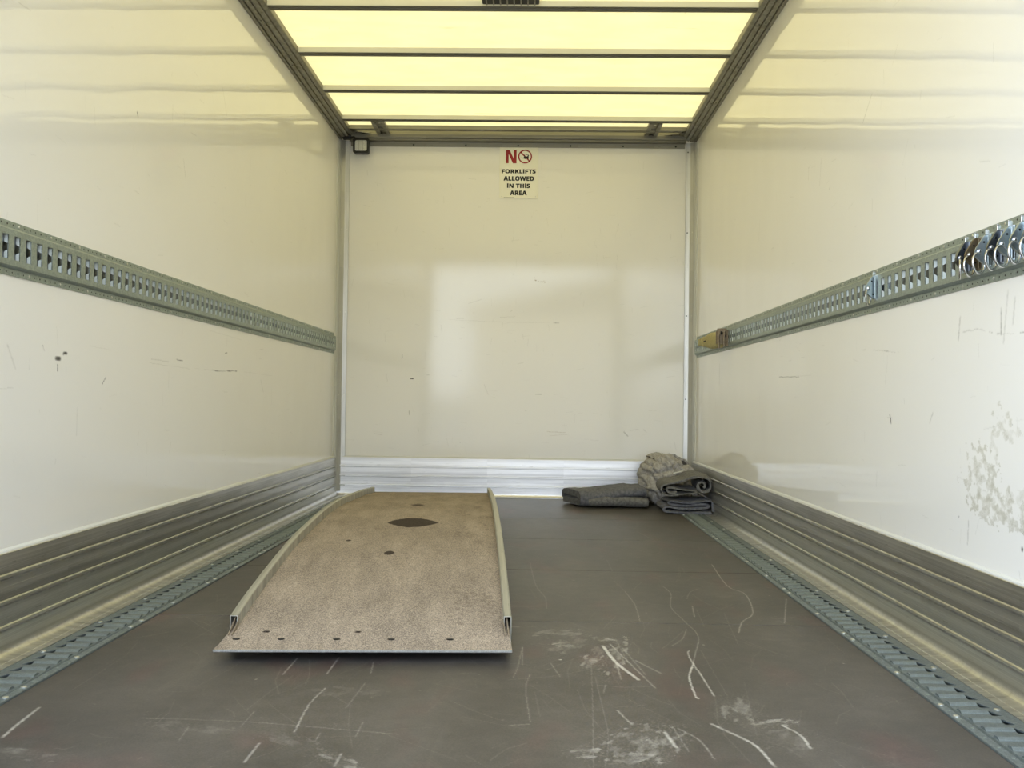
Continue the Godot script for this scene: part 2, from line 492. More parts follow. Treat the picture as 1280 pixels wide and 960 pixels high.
# scratches on the floor: points «x,z» in metres | width in mm | strength
const MARKS := [
	"0.83,-3.65 0.80,-3.23 0.83,-3.09 0.79,-2.82 0.73,-2.70 0.69,-2.57|5|0.75",
	"0.57,-3.21 0.58,-3.08 0.55,-2.88 0.56,-2.71 0.57,-2.53 0.53,-2.35 0.49,-2.19|4|0.6",
	"0.52,-2.38 0.51,-2.33 0.51,-2.16 0.51,-2.01|5|0.95",
	"0.51,-2.26 0.48,-2.15 0.47,-2.01 0.475,-2.00|6|0.9",
	"0.55,-2.60 0.52,-2.49 0.48,-2.42|4|0.6",
	"0.69,-3.17 0.65,-3.11 0.62,-3.00|4|0.45",
	"0.62,-2.90 0.60,-2.75|5|0.6",
	"0.95,-3.03 0.85,-2.69|5|0.6",
	"0.43,-3.10 0.44,-2.90 0.43,-2.68|4|0.55",
	"0.41,-3.28 0.43,-3.11|3|0.3",
	"0.11,-3.64 0.13,-3.19 0.16,-2.98 0.16,-2.82|4|0.35",
	"0.64,-4.54 0.69,-4.22|4|0.3",
	"0.42,-3.72 0.42,-3.47|3|0.25",
	"0.47,-1.84 0.50,-1.79 0.53,-1.73 0.54,-1.63|9|0.5",
	"0.61,-1.84 0.63,-1.79 0.63,-1.72|8|0.55",
	"0.29,-1.91 0.31,-1.83|5|0.6",
	"0.40,-1.81 0.43,-1.75 0.44,-1.66|5|0.45",
	"0.37,-1.79 0.38,-1.71|10|0.45",
	"0.39,-1.82 0.40,-1.69|4|0.4",
	"0.09,-2.39 0.08,-2.20 0.07,-2.12|4|0.4",
	"0.09,-2.38 0.09,-2.22|4|0.45",
	"0.11,-2.15 0.10,-2.04 0.11,-1.83|4|0.4",
	"0.07,-1.81 0.11,-1.82|5|0.4",
	"0.26,-2.27 0.24,-1.92 0.22,-1.61|3|0.35",
	"0.26,-2.14 0.26,-1.79 0.24,-1.61|3|0.3",
	"0.12,-2.02 0.13,-1.86|3|0.25",
	"0.28,-2.08 0.27,-2.02|4|0.35",
	"0.16,-2.24 0.18,-2.13|4|0.4",
	"0.30,-2.41 0.32,-2.26 0.36,-2.12|12|0.6",
	"0.32,-2.43 0.35,-2.27 0.39,-2.06|5|0.5",
	"0.32,-2.26 0.32,-2.12|5|0.4",
	"0.37,-2.28 0.42,-2.17|8|0.25",
	"0.35,-2.39 0.38,-2.16|5|0.3",
	"0.34,-2.48 0.35,-2.25|4|0.3",
	"0.55,-2.38 0.54,-2.02|3|0.3",
	"0.51,-2.00 0.49,-1.88|3|0.25",
	"0.60,-2.12 0.54,-1.75|3|0.2",
	"0.53,-1.95 0.54,-1.91|4|0.3",
	"0.70,-2.81 0.66,-2.44|3|0.3",
	"-0.46,-2.25 -0.46,-2.11|5|0.6",
	"-0.36,-2.26 -0.36,-2.12|5|0.6",
	"-0.34,-2.02 -0.35,-1.91 -0.34,-1.75|5|0.6",
	"-0.89,-1.86 -0.88,-1.76 -0.87,-1.69|9|0.5",
	"-0.27,-2.23 -0.26,-2.13|4|0.5",
	"-0.26,-2.06 -0.27,-1.89|4|0.35",
	"-0.66,-1.81 -0.44,-1.80 -0.14,-1.75|3|0.45",
	"-0.45,-1.86 -0.45,-1.77|4|0.3",
	"-0.55,-1.77 -0.54,-1.69|4|0.3",
	"-0.88,-2.13 -0.88,-1.97|3|0.25",
	"-0.22,-1.81 -0.22,-1.73|4|0.4",
	"-0.39,-1.69 -0.39,-1.60|7|0.45",
	"-0.29,-1.75 -0.29,-1.70|4|0.4",
	"-0.23,-1.65 -0.23,-1.59|6|0.4",
	"-0.43,-2.24 -0.40,-2.12 -0.39,-2.04|3|0.3",
]

# marks on the walls, and a painted shadow on the right one: «along,y» in metres | width in mm | strength | 0 grey, 1 black, 2 rust
const LEFT_MARKS := ["-2.43,0.735 -2.455,0.735|14|0.8|1", "-2.44,0.72 -2.44,0.70|6|0.8|1", "-2.47,0.75 -2.49,0.752|9|0.9|1", "-2.72,0.69 -2.70,0.67|6|0.9|1", "-3.0,0.75 -3.3,0.743 -3.6,0.742 -3.97,0.75|3|0.4|0", "-3.55,0.741 -3.75,0.744 -3.95,0.75|5|0.7|1", "-3.05,0.76 -3.2,0.757|4|0.4|0", "-3.27,0.77 -3.33,0.768|5|0.7|1", "-4.05,0.75 -4.5,0.745|3|0.3|0", "-3.79,0.82 -3.82,0.822|9|0.9|1", "-4.49,0.68 -4.50,0.60|5|0.35|0", "-2.2,0.76 -2.24,0.70|10|0.25|0", "-2.55,0.60 -2.55,0.52|4|0.3|0", "-4.3,0.72 -4.35,0.66|7|0.25|0", "-2.62,0.78 -2.75,0.775|4|0.3|0", "-3.6,0.9 -4.0,0.89|3|0.2|0", "-2.36,0.765 -2.37,0.75|4|0.5|1", "-3.3,1.5 -3.32,1.44|4|0.4|1", "-3.7,1.9 -3.76,1.8|4|0.5|0", "-2.9,1.55 -2.91,1.53|6|0.5|1", "-5.2,1.5 -5.25,1.43|5|0.4|0"]
const RIGHT_MARKS_AND_SHADE := ["-3.95,0.752 -3.66,0.745|5|0.7|1", "-3.95,0.753 -3.5,0.75|3|0.3|0", "-2.31,0.82 -2.21,0.823 -2.12,0.805 -1.98,0.80|4|0.6|0", "-2.30,0.86 -2.31,0.80|8|0.45|0", "-2.10,0.86 -2.10,0.80|10|0.45|0", "-2.04,0.88 -2.05,0.82|8|0.3|0", "-2.07,0.90 -2.09,0.78|14|0.2|0", "-2.74,0.61 -2.73,0.58|7|0.75|1", "-2.76,0.60 -2.72,0.60|4|0.6|0", "-2.01,0.335 -2.012,0.325|8|0.9|1", "-2.25,0.36 -2.255,0.30|5|0.5|0", "-2.2,0.37 -2.22,0.33|5|0.4|0", "-2.30,0.365 -2.305,0.36|5|0.8|1", "-2.45,0.62 -2.47,0.59|6|0.4|0", "-2.77,0.76 -2.78,0.7|4|0.3|0", "-3.0,0.82 -2.75,0.80 -2.65,0.79|5|0.3|0", "-2.85,0.81 -2.7,0.795|4|0.35|0", "-3.4,1.55 -3.42,1.45|5|0.4|0", "-2.9,1.62 -2.98,1.55|5|0.4|0", "-5.18,0.86 -5.19,0.74|12|0.18|0", "-3.3,1.42 -3.31,1.41|6|0.6|1", "-2.7,1.7 -2.74,1.65|4|0.3|0", "-2.05,0.60 -2.05,0.597|6|0.8|1", "-2.62,1.4 -2.66,1.33|4|0.3|0", "-4.3,1.5 -4.32,1.4|5|0.3|0"]  # the faint grey upright below the strap end is its painted shadow
const BACK_MARKS := ["0.12,1.45 0.13,1.43|6|0.7|0", "0.125,1.43 0.17,1.42 0.19,1.425 0.19,1.41|7|0.75|2", "-0.44,1.165 -0.2,1.155 0.14,1.15 0.27,1.155|3|0.35|0", "-0.10,1.185 0.0,1.19|4|0.4|0", "0.25,1.148 0.29,1.148|5|0.7|1", "-0.31,1.27 -0.22,1.30|4|0.4|0", "-0.36,1.115 -0.33,1.11|5|0.5|0", "-0.685,0.772 -0.665,0.77|7|0.85|1", "0.14,0.68 0.18,0.679|6|0.75|1", "-0.69,0.56 -0.685,0.53|8|0.4|0", "-0.20,0.74 -0.17,0.67|6|0.3|0", "0.72,0.44 0.75,0.41|8|0.35|0", "0.76,0.45 0.82,0.46|6|0.3|0", "0.85,0.46 0.87,0.44|5|0.35|0", "0.22,0.435 0.34,0.43|5|0.35|2", "0.24,0.41 0.36,0.42|4|0.25|2", "-0.74,0.93 -0.742,0.90|4|0.5|1", "-0.15,1.04 -0.16,1.0|4|0.4|0", "-0.02,1.23 -0.03,1.22|6|0.5|0", "-0.56,0.80 -0.58,0.80|5|0.5|0", "0.0,1.03 0.01,1.02|5|0.4|0", "0.57,0.55 0.58,0.55|4|0.4|0", "-0.35,0.36 -0.345,0.355|6|0.6|1", "0.35,1.60 0.36,1.59|4|0.3|0", "0.08,0.57 0.07,0.575|5|0.4|1"]

func wall_map(marks: Array, first: float, length: float, w: int, h: int, seed_: int, worn := false) -> ImageTexture:
	var rng := RandomNumberGenerator.new(); rng.seed = seed_
	var img := Image.create(w, h, false, Image.FORMAT_RGB8)
	img.fill(Color(0.995, 0.995, 0.985))
	var px := w / absf(length)
	var inks := [Color(0.55, 0.54, 0.50), Color(0.16, 0.15, 0.13), Color(0.45, 0.36, 0.24)]
	# a faint overall grime of small scuffs and specks
	for i in 420:
		var p := Vector2(rng.randf() * w, rng.randf() * h)
		var ln := rng.randf_range(1, 26)
		var an := rng.randf_range(-0.25, 0.25) + (PI / 2 if rng.randf() < 0.4 else 0.0)
		stroke(img, PackedVector2Array([p, p + Vector2.from_angle(an) * ln]), rng.randf_range(0.2, 1.4), inks[0], rng.randf_range(0.05, 0.20), rng)
	for m in marks:
		var part: PackedStringArray = m.split("|")
		var pts := PackedVector2Array()
		for xy in part[0].split(" "):
			var f: PackedFloat64Array = xy.split_floats(",")
			pts.append(Vector2((f[0] - first) / length * w, (2.40 - f[1]) / 2.40 * h))
		var soft := curve_through(pts)
		var strong := float(part[2]) * (1.0 if part[3] == "1" else 0.65)
		# broken into short touches, as a box dragged along leaves them
		for i in soft.size() - 1:
			if pts.size() > 2 and rng.randf() < 0.25: continue
			var off := Vector2(rng.randf_range(-0.7, 0.7), rng.randf_range(-0.7, 0.7))
			stroke(img, PackedVector2Array([soft[i] + off, soft[i + 1] + off]), float(part[1]) * 0.00075 * px * rng.randf_range(0.5, 1.3), inks[int(part[3])], strong * rng.randf_range(0.4, 1.1), rng)
	if worn:
		# the patch where the gelcoat is rubbed through: torn grey islands round and below the first tie rings
		var g := noise(0.055, 17, 5)
		for d in ["-2.20 0.47 0.11 0.10 0.75", "-2.14 0.42 0.12 0.07 0.7", "-2.05 0.40 0.11 0.05 0.75", "-2.02 0.43 0.10 0.05 0.45", "-2.10 0.60 0.05 0.06 0.5", "-2.05 0.58 0.05 0.03 0.4", "-2.13 0.55 0.03 0.05 0.35", "-1.98 0.385 0.06 0.03 0.8"]:
			var f: PackedFloat64Array = d.split_floats(" ")
			smear(img, Vector2((f[0] - first) / length * w, (2.40 - f[1]) / 2.40 * h), Vector2(f[2] * px, f[3] * h / 2.40), 0.0, Color(0.79, 0.78, 0.72), f[4] * 1.1, g, rng, 1.0)
	img.generate_mipmaps()
	return ImageTexture.create_from_image(img)

func wall_material(tex: Texture2D, rough := 0.04) -> StandardMaterial3D:
	var m := mat(Color(0.97, 0.962, 0.94), rough)
	m.albedo_texture = tex
	m.metallic_specular = 0.5
	return m

func wavy_wall(called: String, origin: Vector3, along: Vector3, length: float, normal: Vector3, m: Material, seed_: int, label: String, unevenness := 1.0) -> void:
	# a bonded panel: its face is very slightly uneven, which bends what it mirrors
	var g := Geo.new()
	var f := noise(1.0, seed_, 2)
	var rows := []
	var uvs := []
	var nx := int(length / 0.04)
	var ny := 40
	for r in ny + 1:
		var row := PackedVector3Array()
		var ur := PackedVector2Array()
		for c in nx + 1:
			var s := length * c / nx
			var y := -0.06 + 2.46 * r / ny
			var bump := (0.00060 * f.get_noise_2d(s * 1.9, y * 1.1) + 0.00016 * f.get_noise_2d(s * 5.5 + 30.0, y * 2.6)) * unevenness
			row.append(origin + along * s + Vector3.UP * y + normal * bump)
			ur.append(Vector2(s / length, (2.40 - y) / 2.40))
		rows.append(row); uvs.append(ur)
	g.grid(rows, false, uvs)
	# smooth normals may point either way: turn them to the room
	for i in g.n.size():
		if g.n[i].dot(normal) < 0.0: g.n[i] = -g.n[i]
	for i in range(0, g.v.size(), 3):
		if (g.v[i + 1] - g.v[i]).cross(g.v[i + 2] - g.v[i]).dot(normal) > 0.0:
			var t := g.v[i]; g.v[i] = g.v[i + 1]; g.v[i + 1] = t
			var t2 := g.n[i]; g.n[i] = g.n[i + 1]; g.n[i + 1] = t2
			var t3 := g.uv[i]; g.uv[i] = g.uv[i + 1]; g.uv[i + 1] = t3
	var back := -normal * 0.045
	var a := origin + Vector3.UP * -0.06
	var b := a + along * length
	var up := Vector3.UP * 2.46
	g.quad(a + back, b + back, b + back + up, a + back + up, -normal)
	g.quad(a, a + back, a + back + up, a + up, -along)
	g.quad(b, b + back, b + back + up, b + up, along)
	g.quad(a + up, b + up, b + up + back, a + up + back, Vector3.UP)
	g.quad(a, b, b + back, a + back, Vector3.DOWN)
	var o := put(called, g.mesh(), m)
	tag(o, label, "wall", "structure")

func build_shell() -> void:
	# outside: the yard that the truck stands on
	var gy := Geo.new()
	gy.box(Vector3(0, -1.0, 0), Vector3(160, 0.1, 160))
	var yard := put("ground", gy.mesh(), triplanar(mat(Color(0.72, 0.71, 0.69), 0.9), 0.4))
	yard.material_override.albedo_texture = speckle(15, 0.75, 1.0, 0.05)
	tag(yard, "pale concrete yard under the open rear end of the truck", "ground", "structure")
	# unseen buildings: one added to shade the left wall, one mirrored in bulkhead
	outhouse("building", Vector3(9.0, -0.95, 5.0), Vector3(7.0, 5.2, 17.0), Color(0.40, 0.37, 0.33), "unseen grey building added on the right of the truck to shade the left wall, outside the photograph")
	outhouse("building", Vector3(4.0, -0.95, 25.0), Vector3(12.0, 5.0, 6.0), Color(0.86, 0.83, 0.76), "plain beige building across the yard behind the camera, outside the photograph")
	# floor boards
	var fl := thing("floor", Vector3.ZERO, "scratched dark brown plywood truck floor with cross joints between its boards", "floor", "structure")
	var fm := mat(Color(1, 1, 1), 0.42)
	fm.albedo_texture = floor_map()
	fm.metallic_specular = 0.5
	var cuts := [REAR, -2.665, -3.47, -4.25, -4.98, FRONT]
	for i in cuts.size() - 1:
		var g := Geo.new()
		var z0: float = cuts[i] - (0.0 if i == 0 else 0.0012)
		var z1: float = cuts[i + 1] + 0.0012
		var xs := [-0.9745, 0.9705]
		g.box(Vector3((xs[0] + xs[1]) * 0.5, -0.014, (z0 + z1) * 0.5), Vector3(xs[1] - xs[0], 0.028, z0 - z1), 0.0015)
		for k in g.v.size():
			g.uv[k] = Vector2((g.v[k].x + 1.0) * 0.5, (REAR - g.v[k].z) / 5.01)
		put("floor_board", g.mesh(), fm, fl)
	var sub := Geo.new()
	sub.box(Vector3(-0.002, -0.048, (REAR + FRONT) * 0.5), Vector3(1.943, 0.038, 5.0))
	put("subfloor", sub.mesh(), M.subfloor, fl)
	# walls
	wavy_wall("wall_left", Vector3(-HALF, 0, REAR), Vector3.FORWARD, 5.01, Vector3.RIGHT, wall_material(wall_map(LEFT_MARKS, REAR, -5.01, 2048, 1024, 5)), 2, "glossy white side wall on the left, with black nicks and a long scuff under its track")
	wavy_wall("wall_right", Vector3(HALF, 0, REAR), Vector3.FORWARD, 5.01, Vector3.LEFT, wall_material(wall_map(RIGHT_MARKS_AND_SHADE, REAR, -5.01, 2048, 1024, 6, true)), 6, "glossy white side wall on the right, with a worn grey patch near the opening")
	wavy_wall("wall_back", Vector3(-1.215, 0, FRONT), Vector3.RIGHT, 2.43, Vector3.BACK, wall_material(wall_map(BACK_MARKS, -1.215, 2.43, 1024, 1024, 7), 0.09), 9, "glossy white front bulkhead wall facing the opening, with small brown scuffs", 0.5)
	# roof: one translucent sheet on aluminium bows
	var ce := thing("ceiling", Vector3(0, 2.398, 0), "translucent cream fibreglass roof glowing with daylight, carried by dark cross bows", "ceiling", "structure")
	var rg := Geo.new()
	rg.quad(Vector3(-1.215, 0.0, REAR), Vector3(1.215, 0.0, REAR), Vector3(1.215, 0.0, -6.055), Vector3(-1.215, 0.0, -6.055), Vector3.DOWN, Vector2(0, 0), Vector2(1, 0), Vector2(1, 2), Vector2(0, 2))
	put("roof_sheet", rg.mesh(), M.roof, ce)
	var bow := Geo.new()
	# outline across the bow (depth, height under the sheet): upright web towards the opening, flat underside with a groove, sloping far flange
	bow.extrude(vec2s([0.0, 0.0, 0.0, -0.028, 0.016, -0.028, 0.018, -0.0245, 0.026, -0.0245, 0.028, -0.028, 0.042, -0.028, 0.046, -0.024, 0.064, -0.022, 0.064, -0.018, 0.046, -0.018, 0.043, 0.0]), Vector3(-1.10, 0, 0), Vector3.FORWARD, Vector3.UP, Vector3.RIGHT, 2.20)
	var bm := bow.mesh()
	var web := Geo.new()
	web.box(Vector3(0, -0.0135, 0.001), Vector3(2.20, 0.026, 0.002), 0.0006)  # pale strip added so the near face of each bow looks lit
	var spots := []
	for z: float in [-4.0, -4.545, -5.10, -5.633, -3.455, -2.91, -2.365, -1.82, -1.275]:
		spots.append(Vector3(0, 0, z))
	put_many("roof_bow", bm, M.bow, ce, spots)
	var wm := web.mesh()
	for c in ce.get_children():
		if c.name.begins_with("roof_bow"): put("lit_web_strip", wm, M.bow_web_lit, c)

func outhouse(called: String, at: Vector3, size: Vector3, c: Color, label: String) -> void:
	var o := thing(called, at, label, "building", "structure")
	var g := Geo.new()
	g.box(Vector3(0, size.y * 0.5, 0), size, 0.02)
	put("wall", g.mesh(), mat(c, 0.9), o)
	var r := Geo.new()
	r.extrude(vec2s([-size.x * 0.54, 0, size.x * 0.54, 0, 0, size.x * 0.12]), Vector3(0, size.y, -size.z * 0.52), Vector3.RIGHT, Vector3.UP, Vector3.BACK, size.z * 1.04)
	put("roof", r.mesh(), mat(Color(0.3, 0.29, 0.28), 0.9), o)

func build_scuff_plates() -> void:
	var tops := [0.254, 0.197, 0.134, 0.073]
	for side: float in [-1.0, 1.0]:
		var o := thing("baseboard_left" if side < 0 else "baseboard_right", Vector3(side * HALF, 0, REAR), "ribbed aluminium kick plate along the foot of the %s wall" % ("left" if side < 0 else "right"), "kick plate", "structure")
		plank_set(o, tops, Vector3(-side, 0, 0), Vector3.FORWARD, 5.0, 0.066, M.alum)
	var b := thing("baseboard_back", Vector3(-HALF, 0, FRONT), "bright ribbed aluminium kick plate along the foot of the front bulkhead", "kick plate", "structure")
	plank_set(b, tops, Vector3.BACK, Vector3.RIGHT, HALF * 2.0, 0.022, M.alum_front)

func plank_set(o: Node3D, tops: Array, out: Vector3, dir: Vector3, length: float, ledge: float, m: Material) -> void:
	for i in 4:
		var g := Geo.new()
		var yt: float = tops[i] - 0.0008
		var yb: float = tops[i + 1] if i < 3 else 0.0
		var pr := PackedVector2Array([Vector2(0, yt), Vector2(0.0085, yt), Vector2(0.010, yt - 0.002)])
		if i > 0:
			# a sunk neck under the lip of the plank above
			pr = PackedVector2Array([Vector2(0, yt), Vector2(0.004, yt), Vector2(0.004, yt - 0.0065), Vector2(0.010, yt - 0.0085)])
		yt -= 0.008
		var foot := yb + 0.008 if i < 3 else 0.024
		for k in range(1, 3):
			# shallow drawn lines on the face
			var y := lerpf(yt - 0.002, foot, k / 3.0)
			pr.append_array(PackedVector2Array([Vector2(0.010, y + 0.0012), Vector2(0.0098, y), Vector2(0.010, y - 0.0012)]))
		if i < 3:
			pr.append_array(PackedVector2Array([Vector2(0.010, yb + 0.0062), Vector2(0.0138, yb + 0.0038), Vector2(0.0142, yb + 0.0015), Vector2(0.0135, yb), Vector2(0, yb)]))
		else:
			pr.append(Vector2(0.010, 0.024))
			for k in range(1, 6):
				var an := k / 6.0 * PI / 2
				pr.append(Vector2(0.010 + 0.018 * (1.0 - cos(an)), 0.024 - 0.018 * sin(an)))
			pr.append_array(PackedVector2Array([Vector2(0.028, 0.006), Vector2(lerpf(0.028, ledge, 0.45), 0.0058), Vector2(lerpf(0.028, ledge, 0.47), 0.0044), Vector2(ledge, 0.0042), Vector2(ledge, -0.008), Vector2(0, -0.008)]) if ledge > 0.03 else PackedVector2Array([Vector2(ledge, 0.004), Vector2(ledge, -0.008), Vector2(0, -0.008)]))
		g.extrude(pr, Vector3.ZERO, out, Vector3.UP, dir, length)
		put("plank", g.mesh(), m, o)
	var s := Geo.new()
	s.extrude(vec2s([0, 0.2535, 0.0085, 0.2535, 0.007, 0.258, 0.003, 0.2615, 0, 0.2625]), Vector3.ZERO, out, Vector3.UP, dir, length)
	put("sealant_bead", s.mesh(), M.sealant, o)

func rivet_row(o: Node3D, spots: Array, axis: Vector3, rad: float, m: Material, called := "rivet") -> void:
	var g := Geo.new()
	g.disc(Vector3.ZERO, axis, rad, 0.0008, 8, 0.0012)
	put_many(called, g.mesh(), m, o, spots)

func build_posts_and_rails() -> void:
	var n := 1
	for side: float in [-1.0, 1.0]:
		# corner post: flange on the bulkhead, rounded corner, flange on the side wall
		var which := "left" if side < 0 else "right"
		var o := thing("trim_%d" % n, Vector3(side * HALF, 0, FRONT), "riveted aluminium corner post in the %s far corner of the truck body" % which, "corner post", "structure"); n += 1
		var g := Geo.new()
		g.extrude(vec2s([0, 0, 0.064, 0, 0.064, 0.004, 0.062, 0.006, 0.036, 0.010, 0.030, 0.014, 0.016, 0.028, 0.012, 0.034, 0.006, 0.052, 0, 0.052]), Vector3(0, 0.03, 0), Vector3(-side, 0, 0), Vector3.BACK, Vector3.UP, 2.31)
		put("post_profile", g.mesh(), M.alum_post, o)
		var f := Geo.new()
		f.extrude(vec2s([0, 0.050, 0.004, 0.050, 0.004, 0.100, 0.002, 0.102, 0, 0.102]), Vector3(0, 0.265, 0), Vector3(-side, 0, 0), Vector3.BACK, Vector3.UP, 2.07)
		put("side_flange", f.mesh(), M.white_trim, o)
		var a := []
		var b := []
		for k in 5:
			var y := 0.115 + 0.545 * k
			a.append(Vector3(-side * 0.050, minf(y, 2.28), 0.008))
			b.append(Vector3(-side * 0.020, minf(y, 2.28), 0.025))
		rivet_row(o, a, Vector3.BACK, 0.0045, M.black if side > 0 else M.rivet)
		rivet_row(o, b, Vector3(-side, 0, 1), 0.0045, M.rivet)
		# roof rail: grooved channel where wall and roof meet
		var r := thing("trim_%d" % n, Vector3(side * HALF, 2.338, REAR), "dark grooved aluminium roof rail along the top of the %s wall" % which, "roof rail", "structure"); n += 1
		var h := Geo.new()
		h.extrude(vec2s([0, 0, 0.012, 0, 0.014, 0.004, 0.014, 0.012, 0.020, 0.012, 0.021, 0.006, 0.040, 0.008, 0.041, 0.016, 0.047, 0.016, 0.048, 0.011, 0.066, 0.015, 0.067, 0.024, 0.071, 0.024, 0.072, 0.020, 0.085, 0.027, 0.088, 0.032, 0.088, 0.058, 0, 0.058]), Vector3.ZERO, Vector3(-side, 0, 0), Vector3.UP, Vector3.FORWARD, 4.99)
		put("rail_profile", h.mesh(), M.alum_dull, r)
		var s := []
		for k in 9:
			s.append(Vector3(-side * 0.031, 0.0065, -0.35 - 0.55 * k))
			s.append(Vector3(-side * 0.052, 0.0115, -0.38 - 0.55 * k))
		rivet_row(r, s, Vector3.DOWN, 0.004, M.black)
		# gusset that ties rail and header together
		var gs := thing("trim_%d" % n, Vector3(side * 1.082, 2.372, -5.955), "dark triangular gusset plate under the roof in the %s far corner" % which, "gusset plate", "structure"); n += 1
		var gg := Geo.new()
		gg.extrude(vec2s([0, 0, 0.125, 0, 0.118, 0.012, 0.05, 0.05, 0.012, 0.115, 0, 0.12]), Vector3(0, 0, 0), Vector3(-side, 0, 0), Vector3.BACK, Vector3.UP, 0.008)
		put("plate", gg.mesh(), M.alum_dull, gs)
		rivet_row(gs, [Vector3(-side * 0.03, 0, 0.03), Vector3(-side * 0.08, 0, 0.018), Vector3(-side * 0.018, 0, 0.08)], Vector3.DOWN, 0.005, M.black)
		# bracket between the header and the last bow
		var bx := -0.875 if side < 0 else 0.868
		var br := thing("trim_%d" % n, Vector3(bx, 2.37, -5.70), "short aluminium channel bracket joining header and last roof bow, on the %s" % which, "bracket", "structure"); n += 1
		var bg := Geo.new()
		bg.extrude(vec2s([-0.042, 0, -0.016, 0, -0.016, 0.012, 0.016, 0.012, 0.016, 0, 0.042, 0, 0.042, 0.018, -0.042, 0.018]), Vector3.ZERO, Vector3.RIGHT, Vector3.UP, Vector3.FORWARD, 0.26)
		put("channel", bg.mesh(), M.alum_dull, br)
		rivet_row(br, [Vector3(0, 0.012, -0.20), Vector3(0, 0.012, -0.05)], Vector3.DOWN, 0.009, M.rivet, "bolt_head")
	# header along the top of the bulkhead
	var hd := thing("trim_%d" % n, Vector3(-1.10, 0, FRONT), "dark aluminium header with a riveted flange along the top of the bulkhead", "header", "structure"); n += 1
	var hg := Geo.new()
	hg.extrude(vec2s([0, 2.305, 0.005, 2.305, 0.006, 2.333, 0.045, 2.334, 0.050, 2.337, 0.050, 2.344, 0.058, 2.349, 0.060, 2.353, 0.060, 2.374, 0.054, 2.378, 0.050, 2.396, 0, 2.396]), Vector3.ZERO, Vector3.BACK, Vector3.UP, Vector3.RIGHT, 2.20)
	put("header_profile", hg.mesh(), M.alum_dull, hd)
	var bar := Geo.new()
	bar.extrude(vec2s([0.13, 2.372, 0.175, 2.372, 0.175, 2.396, 0.13, 2.396]), Vector3(0.02, 0, 0), Vector3.BACK, Vector3.UP, Vector3.RIGHT, 2.16)
	put("roof_lip", bar.mesh(), M.alum_dull, hd)
	var hs := []
	for k in 7:
		hs.append(Vector3(0.20 + 0.345 * k - 0.13, 2.317, 0.005))
	rivet_row(hd, hs, Vector3.BACK, 0.006, M.black)
	# frame of the open rear end, behind the camera's field of view
	var rf := thing("trim_%d" % n, Vector3(0, 0, REAR), "steel frame round the open rear end of the truck body", "door frame", "structure")
	var fg := Geo.new()
	fg.box(Vector3(-1.16, 1.17, 0.04), Vector3(0.11, 2.46, 0.08), 0.004)
	fg.box(Vector3(1.16, 1.17, 0.04), Vector3(0.11, 2.46, 0.08), 0.004)
	fg.box(Vector3(0, 2.33, 0.04), Vector3(2.21, 0.16, 0.08), 0.004)
	put("rear_frame", fg.mesh(), M.alum_dull, rf)

